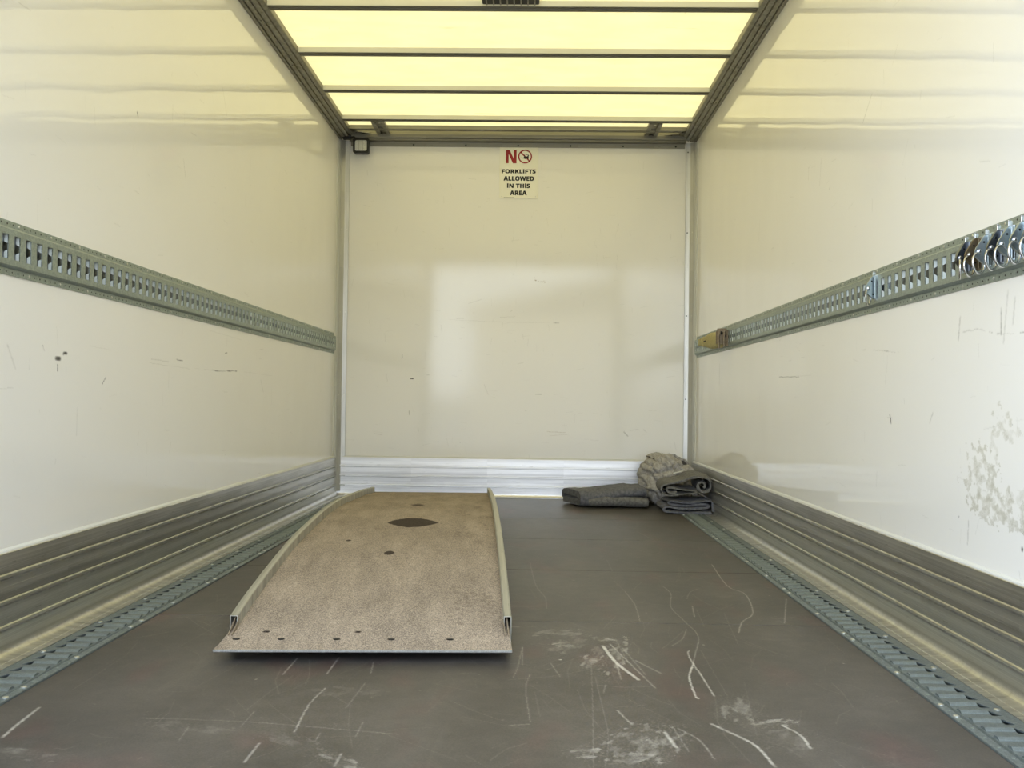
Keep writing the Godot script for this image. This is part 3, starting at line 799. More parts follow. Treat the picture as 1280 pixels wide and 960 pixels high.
# ---------------------------------------------------------------- cargo tracks
func wall_track(side: float) -> void:
	var which := "left" if side < 0 else "right"
	var lab := "slotted galvanised cargo track along the left wall, empty all along" if side < 0 else "slotted galvanised cargo track along the right wall, with tie rings hooked in it"
	var o := thing("cargo_track", Vector3(side * HALF, 0.992, 0), lab, "cargo track", "", "cargo tracks along the walls")
	var P := func(out: float, y: float, z: float) -> Vector3: return Vector3(-side * out, y, z)
	var N := func(out: float, y: float) -> Vector3: return Vector3(-side * out, y, 0).normalized()
	var g := Geo.new()
	var first := -1.04 if side < 0 else -1.036
	var z0 := first + PITCH * 0.5
	var count := 96
	var z1 := first - PITCH * (count - 0.5)
	var F := 0.0145
	var strip := func(a: Vector2, b: Vector2, nn: Vector3, za: float, zb: float) -> void:
		g.quad(P.call(a.x, a.y, za), P.call(b.x, b.y, za), P.call(b.x, b.y, zb), P.call(a.x, a.y, zb), nn)
	for s: float in [1.0, -1.0]:
		strip.call(Vector2(0.0005, s * 0.066), Vector2(0.003, s * 0.066), N.call(0, s), z0, z1)
		strip.call(Vector2(0.003, s * 0.066), Vector2(0.003, s * 0.050), N.call(1, 0), z0, z1)
		strip.call(Vector2(0.003, s * 0.050), Vector2(0.012, s * 0.0465), N.call(0.35, s), z0, z1)
		strip.call(Vector2(0.012, s * 0.0465), Vector2(F, s * 0.043), N.call(1, s), z0, z1)
		strip.call(Vector2(F, s * 0.043), Vector2(F, s * 0.029), N.call(1, 0), z0, z1)
	var hw := 0.0125
	for k in count:
		var zc := first - PITCH * k
		strip.call(Vector2(F, 0.029), Vector2(F, -0.029), N.call(1, 0), zc + PITCH * 0.5, zc + hw)
		strip.call(Vector2(F, 0.029), Vector2(F, -0.029), N.call(1, 0), zc - hw, zc - PITCH * 0.5)
		for s: float in [1.0, -1.0]:
			strip.call(Vector2(F, s * 0.029), Vector2(F - 0.0025, s * 0.029), N.call(0, -s), zc + hw, zc - hw)
			g.quad(P.call(F, 0.029, zc + s * hw), P.call(F, -0.029, zc + s * hw), P.call(F - 0.0025, -0.029, zc + s * hw), P.call(F - 0.0025, 0.029, zc + s * hw), Vector3(0, 0, -s))
	put("rail", g.mesh(), M.galv, o)
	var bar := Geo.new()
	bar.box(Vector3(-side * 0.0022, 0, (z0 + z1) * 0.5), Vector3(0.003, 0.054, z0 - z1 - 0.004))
	put("slot_shade_strip", bar.mesh(), M.steel, o)  # added strip behind the slots, standing for the dark inside them
	# two half-moon tongues bent inwards at the far edge of each slot
	var lug := Geo.new()
	lug.extrude(vec2s([0.0144, 0.029, 0.002, 0.029, 0.002, 0.017, 0.005, 0.0115, 0.0095, 0.009, 0.0144, 0.008]), Vector3(0, 0, -hw), Vector3(-side, 0, 0), Vector3.UP, Vector3.FORWARD, 0.002)
	lug.extrude(vec2s([0.0144, -0.029, 0.002, -0.029, 0.002, -0.017, 0.005, -0.0115, 0.0095, -0.009, 0.0144, -0.008]), Vector3(0, 0, -hw), Vector3(-side, 0, 0), Vector3.UP, Vector3.FORWARD, 0.002)
	var spots := []
	for k in count: spots.append(Vector3(0, 0, first - PITCH * k))
	put_many("slot_tongue", lug.mesh(), M.tongue, o, spots)
	var rv := Geo.new()
	var hl := Geo.new()
	for k in count:
		for s: float in [1.0, -1.0]:
			var zz := first - PITCH * (k + 0.5)
			if (k + (1 if s > 0 else 0)) % 3 == 0: rv.disc(P.call(0.003, s * 0.058, zz), N.call(1, 0), 0.0038, 0.0008, 8, 0.0012)
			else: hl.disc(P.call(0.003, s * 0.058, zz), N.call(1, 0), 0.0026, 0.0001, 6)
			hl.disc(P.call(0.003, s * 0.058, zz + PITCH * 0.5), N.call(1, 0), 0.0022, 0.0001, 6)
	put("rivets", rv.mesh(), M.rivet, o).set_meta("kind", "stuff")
	put("painted_screw_holes", hl.mesh(), M.dark_steel, o).set_meta("kind", "stuff")  # flat dark discs painted for the shade in empty screw holes

func floor_track(side: float) -> void:
	var inner := -0.9745 if side < 0 else 0.9705
	var lab := "galvanised cargo track sunk in the floor along the left wall, partly behind the ramp" if side < 0 else "galvanised cargo track sunk in the floor along the right wall, running under the blankets"
	var o := thing("floor_track", Vector3(inner, 0, 0), lab, "cargo track", "", "cargo tracks in the floor")
	var wide := (HALF - 0.066) - absf(inner) - 0.0008
	var P := func(u: float, y: float, z: float) -> Vector3: return Vector3(side * u, y, z)
	var g := Geo.new()
	var first := -1.045 if side < 0 else -1.02
	var count := 96
	var z0 := first + PITCH * 0.5
	var z1 := first - PITCH * (count - 0.5)
	var hw := 0.0145
	var T := 0.003
	var strip := func(ua: float, ya: float, ub: float, yb: float, nn: Vector3, za: float, zb: float) -> void:
		g.quad(P.call(ua, ya, za), P.call(ub, yb, za), P.call(ub, yb, zb), P.call(ua, ya, zb), nn)
	var up := Vector3.UP
	strip.call(0.0005, -0.01, 0.0005, 0.0035, Vector3(-side, 0, 0), z0, z1)
	strip.call(0.0005, 0.0035, 0.0015, 0.0045, Vector3(-side, 1, 0).normalized(), z0, z1)
	strip.call(0.0015, 0.0045, 0.018, 0.0045, up, z0, z1)
	strip.call(0.018, 0.0045, 0.021, -0.004, Vector3(side, 0.35, 0).normalized(), z0, z1)
	strip.call(0.021, -0.004, 0.024, -0.004, up, z0, z1)
	strip.call(0.024, -0.004, 0.028, T, Vector3(-side, 0.5, 0).normalized(), z0, z1)
	strip.call(0.028, T, 0.089, T, up, z0, z1)
	strip.call(0.110, T, wide, T, up, z0, z1)
	strip.call(wide, T, wide, -0.01, Vector3(side, 0, 0), z0, z1)
	for k in count:
		var zc := first - PITCH * k
		var zn := zc + 0.0075 + hw
		var zf := zc + 0.0075 - hw
		strip.call(0.089, T, 0.110, T, up, zc + PITCH * 0.5, zn)
		strip.call(0.089, T, 0.110, T, up, zf, zc - PITCH * 0.5)
		g.tri(P.call(0.110, T, zn), P.call(0.110, T, zf), P.call(0.098, T, zf), up, up, up)
		# the sides of the three-cornered hole
		strip.call(0.089, T, 0.089, 0.0, Vector3(side, 0, 0), zn, zf)
		g.quad(P.call(0.089, T, zn), P.call(0.110, T, zn), P.call(0.110, 0.0, zn), P.call(0.089, 0.0, zn), Vector3.FORWARD)
		g.quad(P.call(0.110, T, zn), P.call(0.098, T, zf), P.call(0.098, 0.0, zf), P.call(0.110, 0.0, zn), Vector3(-side * 0.9, 0, 0.4))
	put("track_plate", g.mesh(), M.galv_floor, o)
	var ch := Geo.new()
	# the folded channel under the plate
	ch.box(Vector3(side * wide * 0.5, -0.060, (z0 + z1) * 0.5), Vector3(wide, 0.004, z0 - z1))
	for u in [0.002, wide - 0.002]:
		ch.box(Vector3(side * u, -0.034, (z0 + z1) * 0.5), Vector3(0.003, 0.050, z0 - z1))
	put("channel", ch.mesh(), M.galv_floor, o)
	var rib := Geo.new()
	rib.extrude(vec2s([0.0125, 0.0, 0.010, 0.0020, 0.004, 0.0046, 0.0, 0.0053, -0.005, 0.0048, -0.010, 0.0022, -0.0125, 0.0]), Vector3(side * 0.031, T - 0.0002, 0), Vector3.BACK, Vector3.UP, Vector3(side, 0, 0), 0.0575)
	var spots := []
	for k in count: spots.append(Vector3(0, 0, first - PITCH * k))
	put_many("rib", rib.mesh(), M.galv_floor, o, spots)
	var rv := Geo.new()
	for k in count:
		rv.disc(P.call(0.010, 0.0045, first - PITCH * k), up, 0.0032, 0.0005, 8, 0.0006)
	put("rivets", rv.mesh(), M.galv, o).set_meta("kind", "stuff")
	var bolts := []
	for k in 16:
		bolts.append(P.call(0.0095, 0.0045, -1.3 - 0.30 * k))
		if k % 2 == 0: bolts.append(P.call(0.0095, 0.0045, -1.37 - 0.30 * k))
		bolts.append(P.call(0.117, T, -1.35 - 0.30 * k))
	var b := Geo.new()
	b.disc(Vector3.ZERO, up, 0.0065, 0.002, 10, 0.0015)
	put_many("bolt_head", b.mesh(), M.rivet, o, bolts)

# ---------------------------------------------------------------- ramp
const RAMP_S := [0.0, 0.12, 0.26, 0.47, 0.84, 1.25, 1.60, 1.95, 2.30, 2.87, 3.30]
const RAMP_H := [0.030, 0.052, 0.075, 0.100, 0.135, 0.153, 0.160, 0.154, 0.136, 0.107, 0.078]

func ramp_height(s: float) -> float:
	for i in RAMP_S.size() - 1:
		if s <= RAMP_S[i + 1]:
			var t: float = (s - RAMP_S[i]) / (RAMP_S[i + 1] - RAMP_S[i])
			return cubic_interpolate(RAMP_H[i], RAMP_H[i + 1], RAMP_H[maxi(i - 1, 0)], RAMP_H[mini(i + 2, RAMP_S.size() - 1)], t)
	return RAMP_H[RAMP_H.size() - 1]

func ramp_map() -> ImageTexture:
	# sand-coated deck, 0.75 m across and 3.3 m long: coarse grain, wear along the right side, an oily stain, a few dark spots
	var W := 512
	var H := 2048
	var rng := RandomNumberGenerator.new(); rng.seed = 44
	var f := noise(0.006, 14, 4)
	var w := noise(0.02, 15, 3)
	var bytes := PackedByteArray()
	bytes.resize(W * H * 3)
	var k := 0
	for y in H:
		for x in W:
			var grain := rng.randf_range(-0.20, 0.24)
			var t := 1.0 + grain * 1.3 + 0.07 * f.get_noise_2d(x, y * 0.5) + 0.06 * w.get_noise_2d(x, y * 0.3)
			bytes[k] = int(clampf(147.0 * t, 0, 255))
			bytes[k + 1] = int(clampf(134.0 * t, 0, 255))
			bytes[k + 2] = int(clampf(117.0 * t, 0, 255))
			k += 3
	var img := Image.create_from_data(W, H, false, Image.FORMAT_RGB8, bytes)
	var g := noise(0.05, 8, 4)
	var dark := Color(0.14, 0.11, 0.09)
	# s (m), across (m), half along, half across, strength
	for d in ["1.36 0.02 0.115 0.105 0.85", "1.99 0.0 0.045 0.036 0.8", "0.797 -0.018 0.03 0.019 0.85", "0.98 -0.176 0.014 0.010 0.8", "2.06 0.0 0.012 0.012 0.5"]:
		var p: PackedFloat64Array = d.split_floats(" ")
		var c := Vector2((p[1] + 0.375) / 0.75 * W, p[0] / 3.3 * H)
		var ry := p[2] / 3.3 * H
		var rx := p[3] / 0.75 * W
		for y in range(int(-ry * 1.2), int(ry * 1.2) + 1):
			for x in range(int(-rx * 1.2), int(rx * 1.2) + 1):
				var e := absf(y / ry) + (x / rx) * (x / rx) + 0.12 * g.get_noise_2d(x * 0.5 + c.x, y * 0.3 + c.y)
				if e < 1.0: dab(img, int(c.x) + x, int(c.y) + y, dark, p[4] * clampf((1.0 - e) * 8.0, 0.0, 1.0) * rng.randf_range(0.75, 1.0))
	for a: float in [-0.324, -0.215, -0.079, 0.057, 0.203, -0.26, -0.03]:
		var c := Vector2((a + 0.375) / 0.75 * W, 0.062 / 3.3 * H)
		if a == -0.26 or a == -0.03: c.y = 0.10 / 3.3 * H
		stroke(img, PackedVector2Array([c - Vector2(4, 0), c + Vector2(4, 0)]), 6.0, dark, 0.7, rng)
	for i in 50:
		var p := Vector2(rng.randf_range(0.76, 0.98) * W, rng.randf_range(0.05, 0.9) * H)
		smear(img, p, Vector2(rng.randf_range(6, 26), rng.randf_range(20, 80)), 0.0, Color(0.30, 0.26, 0.22), 0.22, g, rng, 1.0)
	for i in 60:
		var p := Vector2(rng.randf() * W, rng.randf() * H)
		smear(img, p, Vector2(rng.randf_range(10, 60), rng.randf_range(10, 40)), 0.0, Color(0.62, 0.57, 0.50), 0.20, g, rng, 1.0)
	for i in 400:
		var p := Vector2(rng.randf() * W, pow(rng.randf(), 2.0) * 160.0)
		dab(img, int(p.x), int(p.y), Color(0.75, 0.72, 0.66), 0.6)
	img.generate_mipmaps()
	return ImageTexture.create_from_image(img)

func build_ramp() -> void:
	var o := thing("loading_ramp", Vector3(-0.2887, 0, -2.2198), "arched loading ramp with brown gritty deck and aluminium side rails, lying on the floor", "ramp")
	o.rotation.y = deg_to_rad(3.4)
	# local axes: -z along the ramp, x across
	var len_ := 3.30
	var rows := 70
	var deck := Geo.new()
	var top := []
	var uvs := []
	var under := []
	for r in rows + 1:
		var s := len_ * pow(float(r) / rows, 1.15)
		var flare := 0.012 * clampf(1.0 - s / 0.10, 0.0, 1.0)
		var h := ramp_height(s)
		var a := PackedVector3Array(); var u := PackedVector2Array(); var b := PackedVector3Array()
		for c in 9:
			var x := lerpf(-0.352 - flare, 0.352 + flare * 0.3, c / 8.0)
			a.append(Vector3(x, h, -s)); u.append(Vector2((x + 0.375) / 0.75, s / 3.3)); b.append(Vector3(x, h - lerpf(0.005, 0.013, clampf(s / 0.25, 0.0, 1.0)), -s))
		top.append(a); uvs.append(u); under.append(b)
	deck.grid(top, false, uvs)
	deck.grid(under)
	for r in rows:
		for c in [0, 8]:
			deck.quad(top[r][c], top[r + 1][c], under[r + 1][c], under[r][c], Vector3(-1 if c == 0 else 1, 0, 0))
	for i in deck.n.size():
		pass
	var dm := mat(Color(1, 1, 1), 0.92)
	dm.albedo_texture = ramp_map()
	dm.metallic_specular = 0.3
	put("deck", deck.mesh(), dm, o)
	# steel lip along the front edge, end strip along the far one
	for e in [0, 1]:
		var lip := Geo.new()
		var h := ramp_height(0.0 if e == 0 else len_)
		lip.box(Vector3(0.0 if e == 1 else -0.0045, h - 0.0025, 0.002 if e == 0 else -len_ - 0.002), Vector3(0.704 if e == 1 else 0.7195, 0.0062, 0.006), 0.0015)
		put("edge_lip", lip.mesh(), M.worn_steel if e == 0 else M.alum_dull, o)
	# side rails: bent-over channels that follow the arch; the outer web reaches down past the deck
	for side: float in [-1.0, 1.0]:
		var g := Geo.new()
		var prof := [Vector2(0.020, -0.002), Vector2(0.020, 0.028), Vector2(0.018, 0.030), Vector2(0.002, 0.030), Vector2(0.0, 0.028), Vector2(0.0, -0.045), Vector2(0.0022, -0.045), Vector2(0.0022, 0.0268), Vector2(0.003, 0.0278), Vector2(0.017, 0.0278), Vector2(0.0178, 0.0268), Vector2(0.0178, -0.002)]
		var N := 60
		for r in N:
			for i in prof.size():
				var p: Vector2 = prof[i]
				var q: Vector2 = prof[(i + 1) % prof.size()]
				var c4 := []
				for rr in [r, r + 1]:
					var s := lerpf(0.125, len_, float(rr) / N)
					var h := ramp_height(s)
					for w in [p, q]:
						c4.append(Vector3(side * (0.358 - w.x), maxf(h + w.y, 0.0005), -s))
				var d := q - p
				var nn := Vector3(-side * d.y, -d.x, 0).normalized() * -1.0
				nn = Vector3(side * -d.y, -d.x, 0).normalized()
				g.quad(c4[0], c4[1], c4[3], c4[2], -nn)
		for e: float in [0.125, len_]:
			var h := ramp_height(e)
			var t := Geometry2D.triangulate_polygon(PackedVector2Array(prof))
			for k in range(0, t.size(), 3):
				var pp := []
				for j in 3:
					var w: Vector2 = prof[t[k + j]]
					pp.append(Vector3(side * (0.358 - w.x), maxf(h + w.y, 0.0005), -e))
				var nn := Vector3(0, 0, 1.0 if e < 1.0 else -1.0)
				g.tri(pp[0], pp[1], pp[2], nn, nn, nn)
		var rail := put("side_rail", g.mesh(), M.alum_rail, o)
		# torn ends of the deck plate curling up into the mouth of the rail
		var c := Geo.new()
		for k in 2:
			var x0 := side * (0.352 - 0.001 - 0.009 * k)
			var pts := []
			for r in 6:
				var s := 0.075 + 0.012 * r
				var h := ramp_height(s) + 0.004 + 0.020 * pow(r / 5.0, 1.4) * (1.0 - 0.25 * k)
				pts.append(PackedVector3Array([Vector3(x0 - side * (0.004 * r / 5.0), h, -s), Vector3(x0 - side * 0.003 - side * (0.004 * r / 5.0), h, -s), Vector3(x0 - side * 0.003, ramp_height(s) - 0.002, -s)]))
			c.grid(pts)
		put("bent_end", c.mesh(), M.rusty, rail)
	# cross bearers and feet under the deck
	for s: float in [0.45, 1.2, 1.95, 2.7]:
		var b := Geo.new()
		b.box(Vector3(0, ramp_height(s) - 0.030, -s), Vector3(0.70, 0.034, 0.045), 0.003)
		put("cross_bearer", b.mesh(), M.alum_dull, o)
	for side: float in [-1.0, 1.0]:
		var b := Geo.new()
		b.box(Vector3(side * 0.30, 0.0325, -3.22), Vector3(0.05, 0.065, 0.05), 0.003)
		put("foot", b.mesh(), M.alum_dull, o)
	var bolts := []
	for a: float in [-0.324, -0.215, -0.079, 0.057, 0.203]:
		bolts.append(Vector3(a, ramp_height(0.062) - 0.0004, -0.062))
	var bg := Geo.new()
	bg.disc(Vector3.ZERO, Vector3.UP, 0.008, 0.0008, 10, 0.0006)
	put_many("bolt_head", bg.mesh(), M.dark_steel, o, bolts)

# ---------------------------------------------------------------- blankets
func cloth_material(c: Color, seed_: int) -> StandardMaterial3D:
	var m := triplanar(mat(c, 0.97), 5.0)
	var rng := RandomNumberGenerator.new(); rng.seed = seed_
	var img := Image.create(256, 256, false, Image.FORMAT_RGB8)
	var f := noise(0.03, seed_, 3)
	for y in 256:
		for x in 256:
			var val := 0.80 + 0.16 * f.get_noise_2d(x, y) + rng.randf_range(-0.16, 0.16)
			img.set_pixel(x, y, Color(val, val, val))
	img.generate_mipmaps()
	m.albedo_texture = ImageTexture.create_from_image(img)
	m.rim_enabled = true; m.rim = 0.25
	m.metallic_specular = 0.2
	return m

func smooth_path(a: Array, per := 6) -> PackedVector2Array:
	var p := vec2s(a)
	var o := PackedVector2Array()
	for i in p.size() - 1:
		for s in per:
			o.append(p[i].cubic_interpolate(p[i + 1], p[maxi(i - 1, 0)], p[mini(i + 2, p.size() - 1)], float(s) / per))
	o.append(p[p.size() - 1])
	return o

func folded_cloth(path: PackedVector2Array, thick: float, place: Callable, steps: int, seed_: int, rough: float) -> ArrayMesh:
	# a thick cloth whose section follows a folded path; place(section point, t) puts it in space, t running 0..1 along the fold
	var g := Geo.new()
	var f := noise(9.0, seed_, 3)
	var N := path.size()
	var rows := []
	for r in steps + 1:
		var t := float(r) / steps
		var edge := minf(t, 1.0 - t) * steps
		var th := thick * (0.72 + 0.28 * clampf(edge / 1.5, 0.0, 1.0))
		var row := PackedVector3Array()
		for half in 2:
			for i in N:
				var k := i if half == 0 else N - 1 - i
				var d := (path[mini(k + 1, N - 1)] - path[maxi(k - 1, 0)]).normalized()
				var nn := Vector2(-d.y, d.x) * (1.0 if half == 0 else -1.0)
				var cap := 1.0
				if k == 0 or k == N - 1: cap = 0.55
				var p := path[k] + nn * th * 0.5 * cap
				var q: Vector3 = place.call(p, t)
				var w: Vector3 = place.call(p + nn * 0.01, t) - q
				q += w.normalized() * rough * f.get_noise_3d(q.x * 1.0, q.y * 1.6, q.z)
				row.append(q)
		rows.append(row)
	g.grid(rows, true)
	for e in [0, steps]:
		for i in N - 1:
			var a: Vector3 = rows[e][i]; var b: Vector3 = rows[e][i + 1]
			var c: Vector3 = rows[e][2 * N - 2 - i]; var d: Vector3 = rows[e][2 * N - 1 - i]
			var out: Vector3 = (rows[0][0] - rows[steps][0]).normalized() * (1.0 if e == 0 else -1.0)
			g.quad(a, b, c, d, out)
	return fixed(g)

func fixed(g: Geo) -> ArrayMesh:
	# smooth normals point along the winding: turn them all the way that the first faces need
	var vol := 0.0
	for i in range(0, g.v.size(), 3):
		vol += g.v[i].dot(g.v[i + 1].cross(g.v[i + 2]))
	if vol > 0.0:
		for i in range(0, g.v.size(), 3):
			var t := g.v[i]; g.v[i] = g.v[i + 1]; g.v[i + 1] = t
			var t2 := g.n[i]; g.n[i] = g.n[i + 1]; g.n[i + 1] = t2
		for i in g.n.size():
			g.n[i] = -g.n[i]
	return g.mesh()

func build_blankets() -> void:
	var dark := cloth_material(Color(0.52, 0.52, 0.53), 51)
	var mid := cloth_material(Color(0.56, 0.55, 0.52), 52)
	var pale := cloth_material(Color(0.82, 0.80, 0.76), 53)
	# lowest: zigzag folds, ends towards the opening
	var turn := deg_to_rad(-4.0)
	var a := thing("moving_blanket", Vector3(0.845, 0, -5.27), "dark grey blanket in zigzag folds on the floor, undermost at the right wall", "blanket", "", "moving blankets in the far corner")
	a.rotation.y = turn
	var pa := smooth_path([0.30, 0.011, 0.17, 0.010, 0.06, 0.013, 0.030, 0.024, 0.045, 0.037, 0.13, 0.034, 0.26, 0.037, 0.285, 0.047, 0.26, 0.056, 0.14, 0.050, 0.075, 0.052, 0.058, 0.062, 0.085, 0.071, 0.17, 0.067, 0.27, 0.074, 0.302, 0.072, 0.309, 0.052, 0.308, 0.020])
	put("folded_cloth", folded_cloth(pa, 0.0125, func(p: Vector2, t: float) -> Vector3: return Vector3(p.x + 0.015 * sin(t * 5.0), p.y * (1.0 + 0.05 * sin(p.x * 30.0 + t * 3.0)), -t * 0.30 + 0.015 * sin(p.y * 90.0)), 16, 61, 0.006), dark, a)
	# on it: rolled at both sides
	var b := thing("moving_blanket", Vector3(0.835, 0.086, -5.29), "grey brown blanket with rolled ends, on top of the zigzag-folded dark blanket", "blanket", "", "moving blankets in the far corner")
	b.rotation.y = turn
	var pb := smooth_path([0.115, 0.040, 0.09, 0.032, 0.066, 0.040, 0.060, 0.054, 0.080, 0.062, 0.15, 0.050, 0.22, 0.046, 0.215, 0.034, 0.14, 0.027, 0.08, 0.018, 0.045, 0.024, 0.030, 0.050, 0.040, 0.074, 0.075, 0.084, 0.14, 0.098, 0.20, 0.122, 0.255, 0.128, 0.297, 0.112, 0.312, 0.080, 0.300, 0.052, 0.265, 0.042, 0.240, 0.060, 0.240, 0.086, 0.262, 0.096, 0.278, 0.080, 0.268, 0.066])
	put("rolled_cloth", folded_cloth(pb, 0.0115, func(p: Vector2, t: float) -> Vector3: return Vector3(p.x + 0.01 * sin(t * 4.0), p.y * (1.0 + 0.10 * t) , -t * 0.27 + 0.012 * sin(p.y * 60.0)), 14, 62, 0.007), mid, b)
	var tg := Geo.new()
	tg.box(Vector3(0.19, 0.1385, -0.19), Vector3(0.06, 0.0015, 0.03), 0.0005)
	var tm := put("care_label", tg.mesh(), M.white_trim, b)
	tm.rotation = Vector3(0.0, 0.2, 0.25)
	tm.position = Vector3(0.035, -0.044, 0.0)
	# to the left: folded flat, long round folds towards the opening
	var c := thing("moving_blanket", Vector3(0.36, 0, -5.49), "dark grey blanket folded flat, lying alone left of the blanket heap", "blanket", "", "moving blankets in the far corner")
	c.rotation.y = deg_to_rad(5.0)
	var pc := smooth_path([0.28, 0.030, 0.20, 0.024, 0.06, 0.020, 0.018, 0.026, 0.008, 0.041, 0.03, 0.052, 0.16, 0.052, 0.28, 0.052])
	put("lower_fold", folded_cloth(pc, 0.030, func(p: Vector2, t: float) -> Vector3: return Vector3(0.10 + t * 0.355 + 0.02 * sin(p.x * 9.0), p.y * (0.75 + 0.35 * sin(t * 2.6 + 0.3)) + 0.002, 0.015 - p.x + 0.05 * t * t - 0.02 * t), 16, 63, 0.006), mid, c)
	var pd := smooth_path([0.28, 0.024, 0.22, 0.024, 0.07, 0.024, 0.026, 0.031, 0.016, 0.046, 0.030, 0.060, 0.07, 0.066, 0.20, 0.068, 0.27, 0.064, 0.288, 0.050, 0.280, 0.040])
	put("upper_fold", folded_cloth(pd, 0.043, func(p: Vector2, t: float) -> Vector3:
		var lift := 0.002 + 0.062 * smoothstep(0.12, 0.85, t)
		var fat := lerpf(1.15, 0.72, smoothstep(0.0, 0.9, t))
		return Vector3(0.055 + t * 0.395 - 0.26 * p.x * (1.0 - t), p.y * fat + lift, -0.005 - p.x * (0.92 + 0.1 * t) + 0.03 * t)
	, 20, 64, 0.007), dark, c)
	# behind: bunched up against the corner post
	var d := thing("moving_blanket", Vector3(0.957, 0, -5.775), "pale grey quilted blanket bunched up in a wrinkled bundle against the corner post", "blanket", "", "moving blankets in the far corner")
	d.rotation.y = deg_to_rad(18.0)
	var g := Geo.new()
	var f := noise(5.0, 77, 3)
	var f2 := noise(16.0, 78, 2)
	var R := 64
	var C := 96
	var rows := []
	for r in R + 1:
		var v := PI * r / R
		var row := PackedVector3Array()
		for q in C:
			var u := TAU * q / C
			var dir := Vector3(sin(v) * cos(u), cos(v), sin(v) * sin(u))
			# rounded block with folds that wind over the top
			var sq := Vector3(signf(dir.x) * pow(absf(dir.x), 0.8), signf(dir.y) * pow(absf(dir.y), 0.75), signf(dir.z) * pow(absf(dir.z), 0.8))
			var p := sq * Vector3(0.158, 0.150, 0.185)
			var bend := p.x * 0.9 + p.y * 1.15 + p.z * 0.35 + 0.035 * f.get_noise_3d(p.x * 1.4, p.y * 1.4, p.z * 1.4)
			var ridge := 1.0 - absf(sin(bend * 36.0 + 1.8 * f.get_noise_3d(p.x * 2.0 + 9.0, p.y * 2.0, p.z)))
			var fine := 1.0 - absf(f2.get_noise_3d(p.x + p.y * 0.7, p.y * 0.6 - p.x * 0.4, p.z * 0.5)) * 2.0
			p += dir * (0.024 * f.get_noise_3d(p.x, p.y, p.z) - 0.027 * pow(ridge, 1.6) + 0.003 * fine)
			# a deep tuck where the flap folds over the top
			var tuck := exp(-pow((p.y - 0.085 - 0.25 * p.x) / 0.012, 2.0)) * smoothstep(0.02, 0.10, p.z + 0.05)
			p -= dir * 0.020 * tuck
			p.y += 0.155
			p.y = maxf(p.y, 0.004)
			row.append(p)
		rows.append(row)
	g.grid(rows, true)
	put("bundle", fixed(g), pale, d)
	# the flap that folds over the top of the bundle
	var fl := Geo.new()
	var fr := []
	for r in 25:
		var t := r / 24.0
		var row := PackedVector3Array()
		for q in 17:
			var w := q / 16.0
			var an := lerpf(2.05, 0.25, t)
			var rad := 0.163 + 0.014 * sin(w * 9.0 + t * 3.0) * 0.5 + 0.010 * f.get_noise_3d(t * 1.0, w * 1.0, 3.0)
			row.append(Vector3(cos(an) * rad * 1.0 + 0.012, 0.150 + sin(an) * rad * 0.97, lerpf(0.075, -0.14, w) - 0.03 * sin(t * PI)))
		fr.append(row)
	var under := []
	for row in fr:
		var lower := PackedVector3Array()
		for p: Vector3 in row:
			lower.append(Vector3(0.012, 0.15, p.z) + (p - Vector3(0.012, 0.15, p.z)) * 0.92)
		under.append(lower)
	fl.grid(fr)
	if fl.n[0].dot(fl.v[0] - Vector3(0.012, 0.15, fl.v[0].z)) < 0.0: fl.flip()
	var lo := Geo.new()
	lo.grid(under)
	if lo.n[0].dot(lo.v[0] - Vector3(0.012, 0.15, lo.v[0].z)) > 0.0: lo.flip()
	fl.v.append_array(lo.v); fl.n.append_array(lo.n); fl.uv.append_array(lo.uv)
	for q in 16:
		for r in [0, 24]:
			fl.quad(fr[r][q], fr[r][q + 1], under[r][q + 1], under[r][q], Vector3(0, -1, 0))
	for r in 24:
		for q in [0, 16]:
			fl.quad(fr[r][q], fr[r + 1][q], under[r + 1][q], under[r][q], Vector3(0, 0, 1 if q == 0 else -1))
	put("flap", fl.mesh(), pale, d)

# ---------------------------------------------------------------- sign on the bulkhead
func lettering(text: String, height: float, width: float, at: Vector3, m: Material, parent: Node, called := "lettering") -> void:
	var f := SystemFont.new()
	f.font_names = PackedStringArray(["Droid Sans"])
	f.font_weight = 700
	var t := TextMesh.new()
	t.font = f; t.text = text; t.font_size = 96; t.pixel_size = 0.01; t.depth = 0.02
	var box := t.get_aabb()
	var fat := height * (0.04 if text.length() > 1 else 0.012)
	var sx := (width - 2.0 * fat) / box.size.x
	var sy := (height - 2.0 * fat) / box.size.y
	var st := SurfaceTool.new()
	# heavy type: the outline is set five times, a hair apart
	for d in [Vector2.ZERO, Vector2(1, 1), Vector2(-1, 1), Vector2(1, -1), Vector2(-1, -1)]:
		var c := Vector3((box.position.x + box.size.x * 0.5) * sx, (box.position.y + box.size.y * 0.5) * sy, 0)
		var tr := Transform3D(Basis.from_scale(Vector3(sx, sy, 0.02)), Vector3(d.x * fat, d.y * fat, 0.00002 * (d.x * 2.0 + d.y)) - c)
		st.append_from(t, 0, tr)
	put(called, st.commit(), m, parent, at)

func flat_shape(g: Geo, pts: Array, z0: float, z1: float) -> void:
	g.extrude(vec2s(pts), Vector3(0, 0, z0), Vector3.RIGHT, Vector3.UP, Vector3.BACK, z1 - z0)

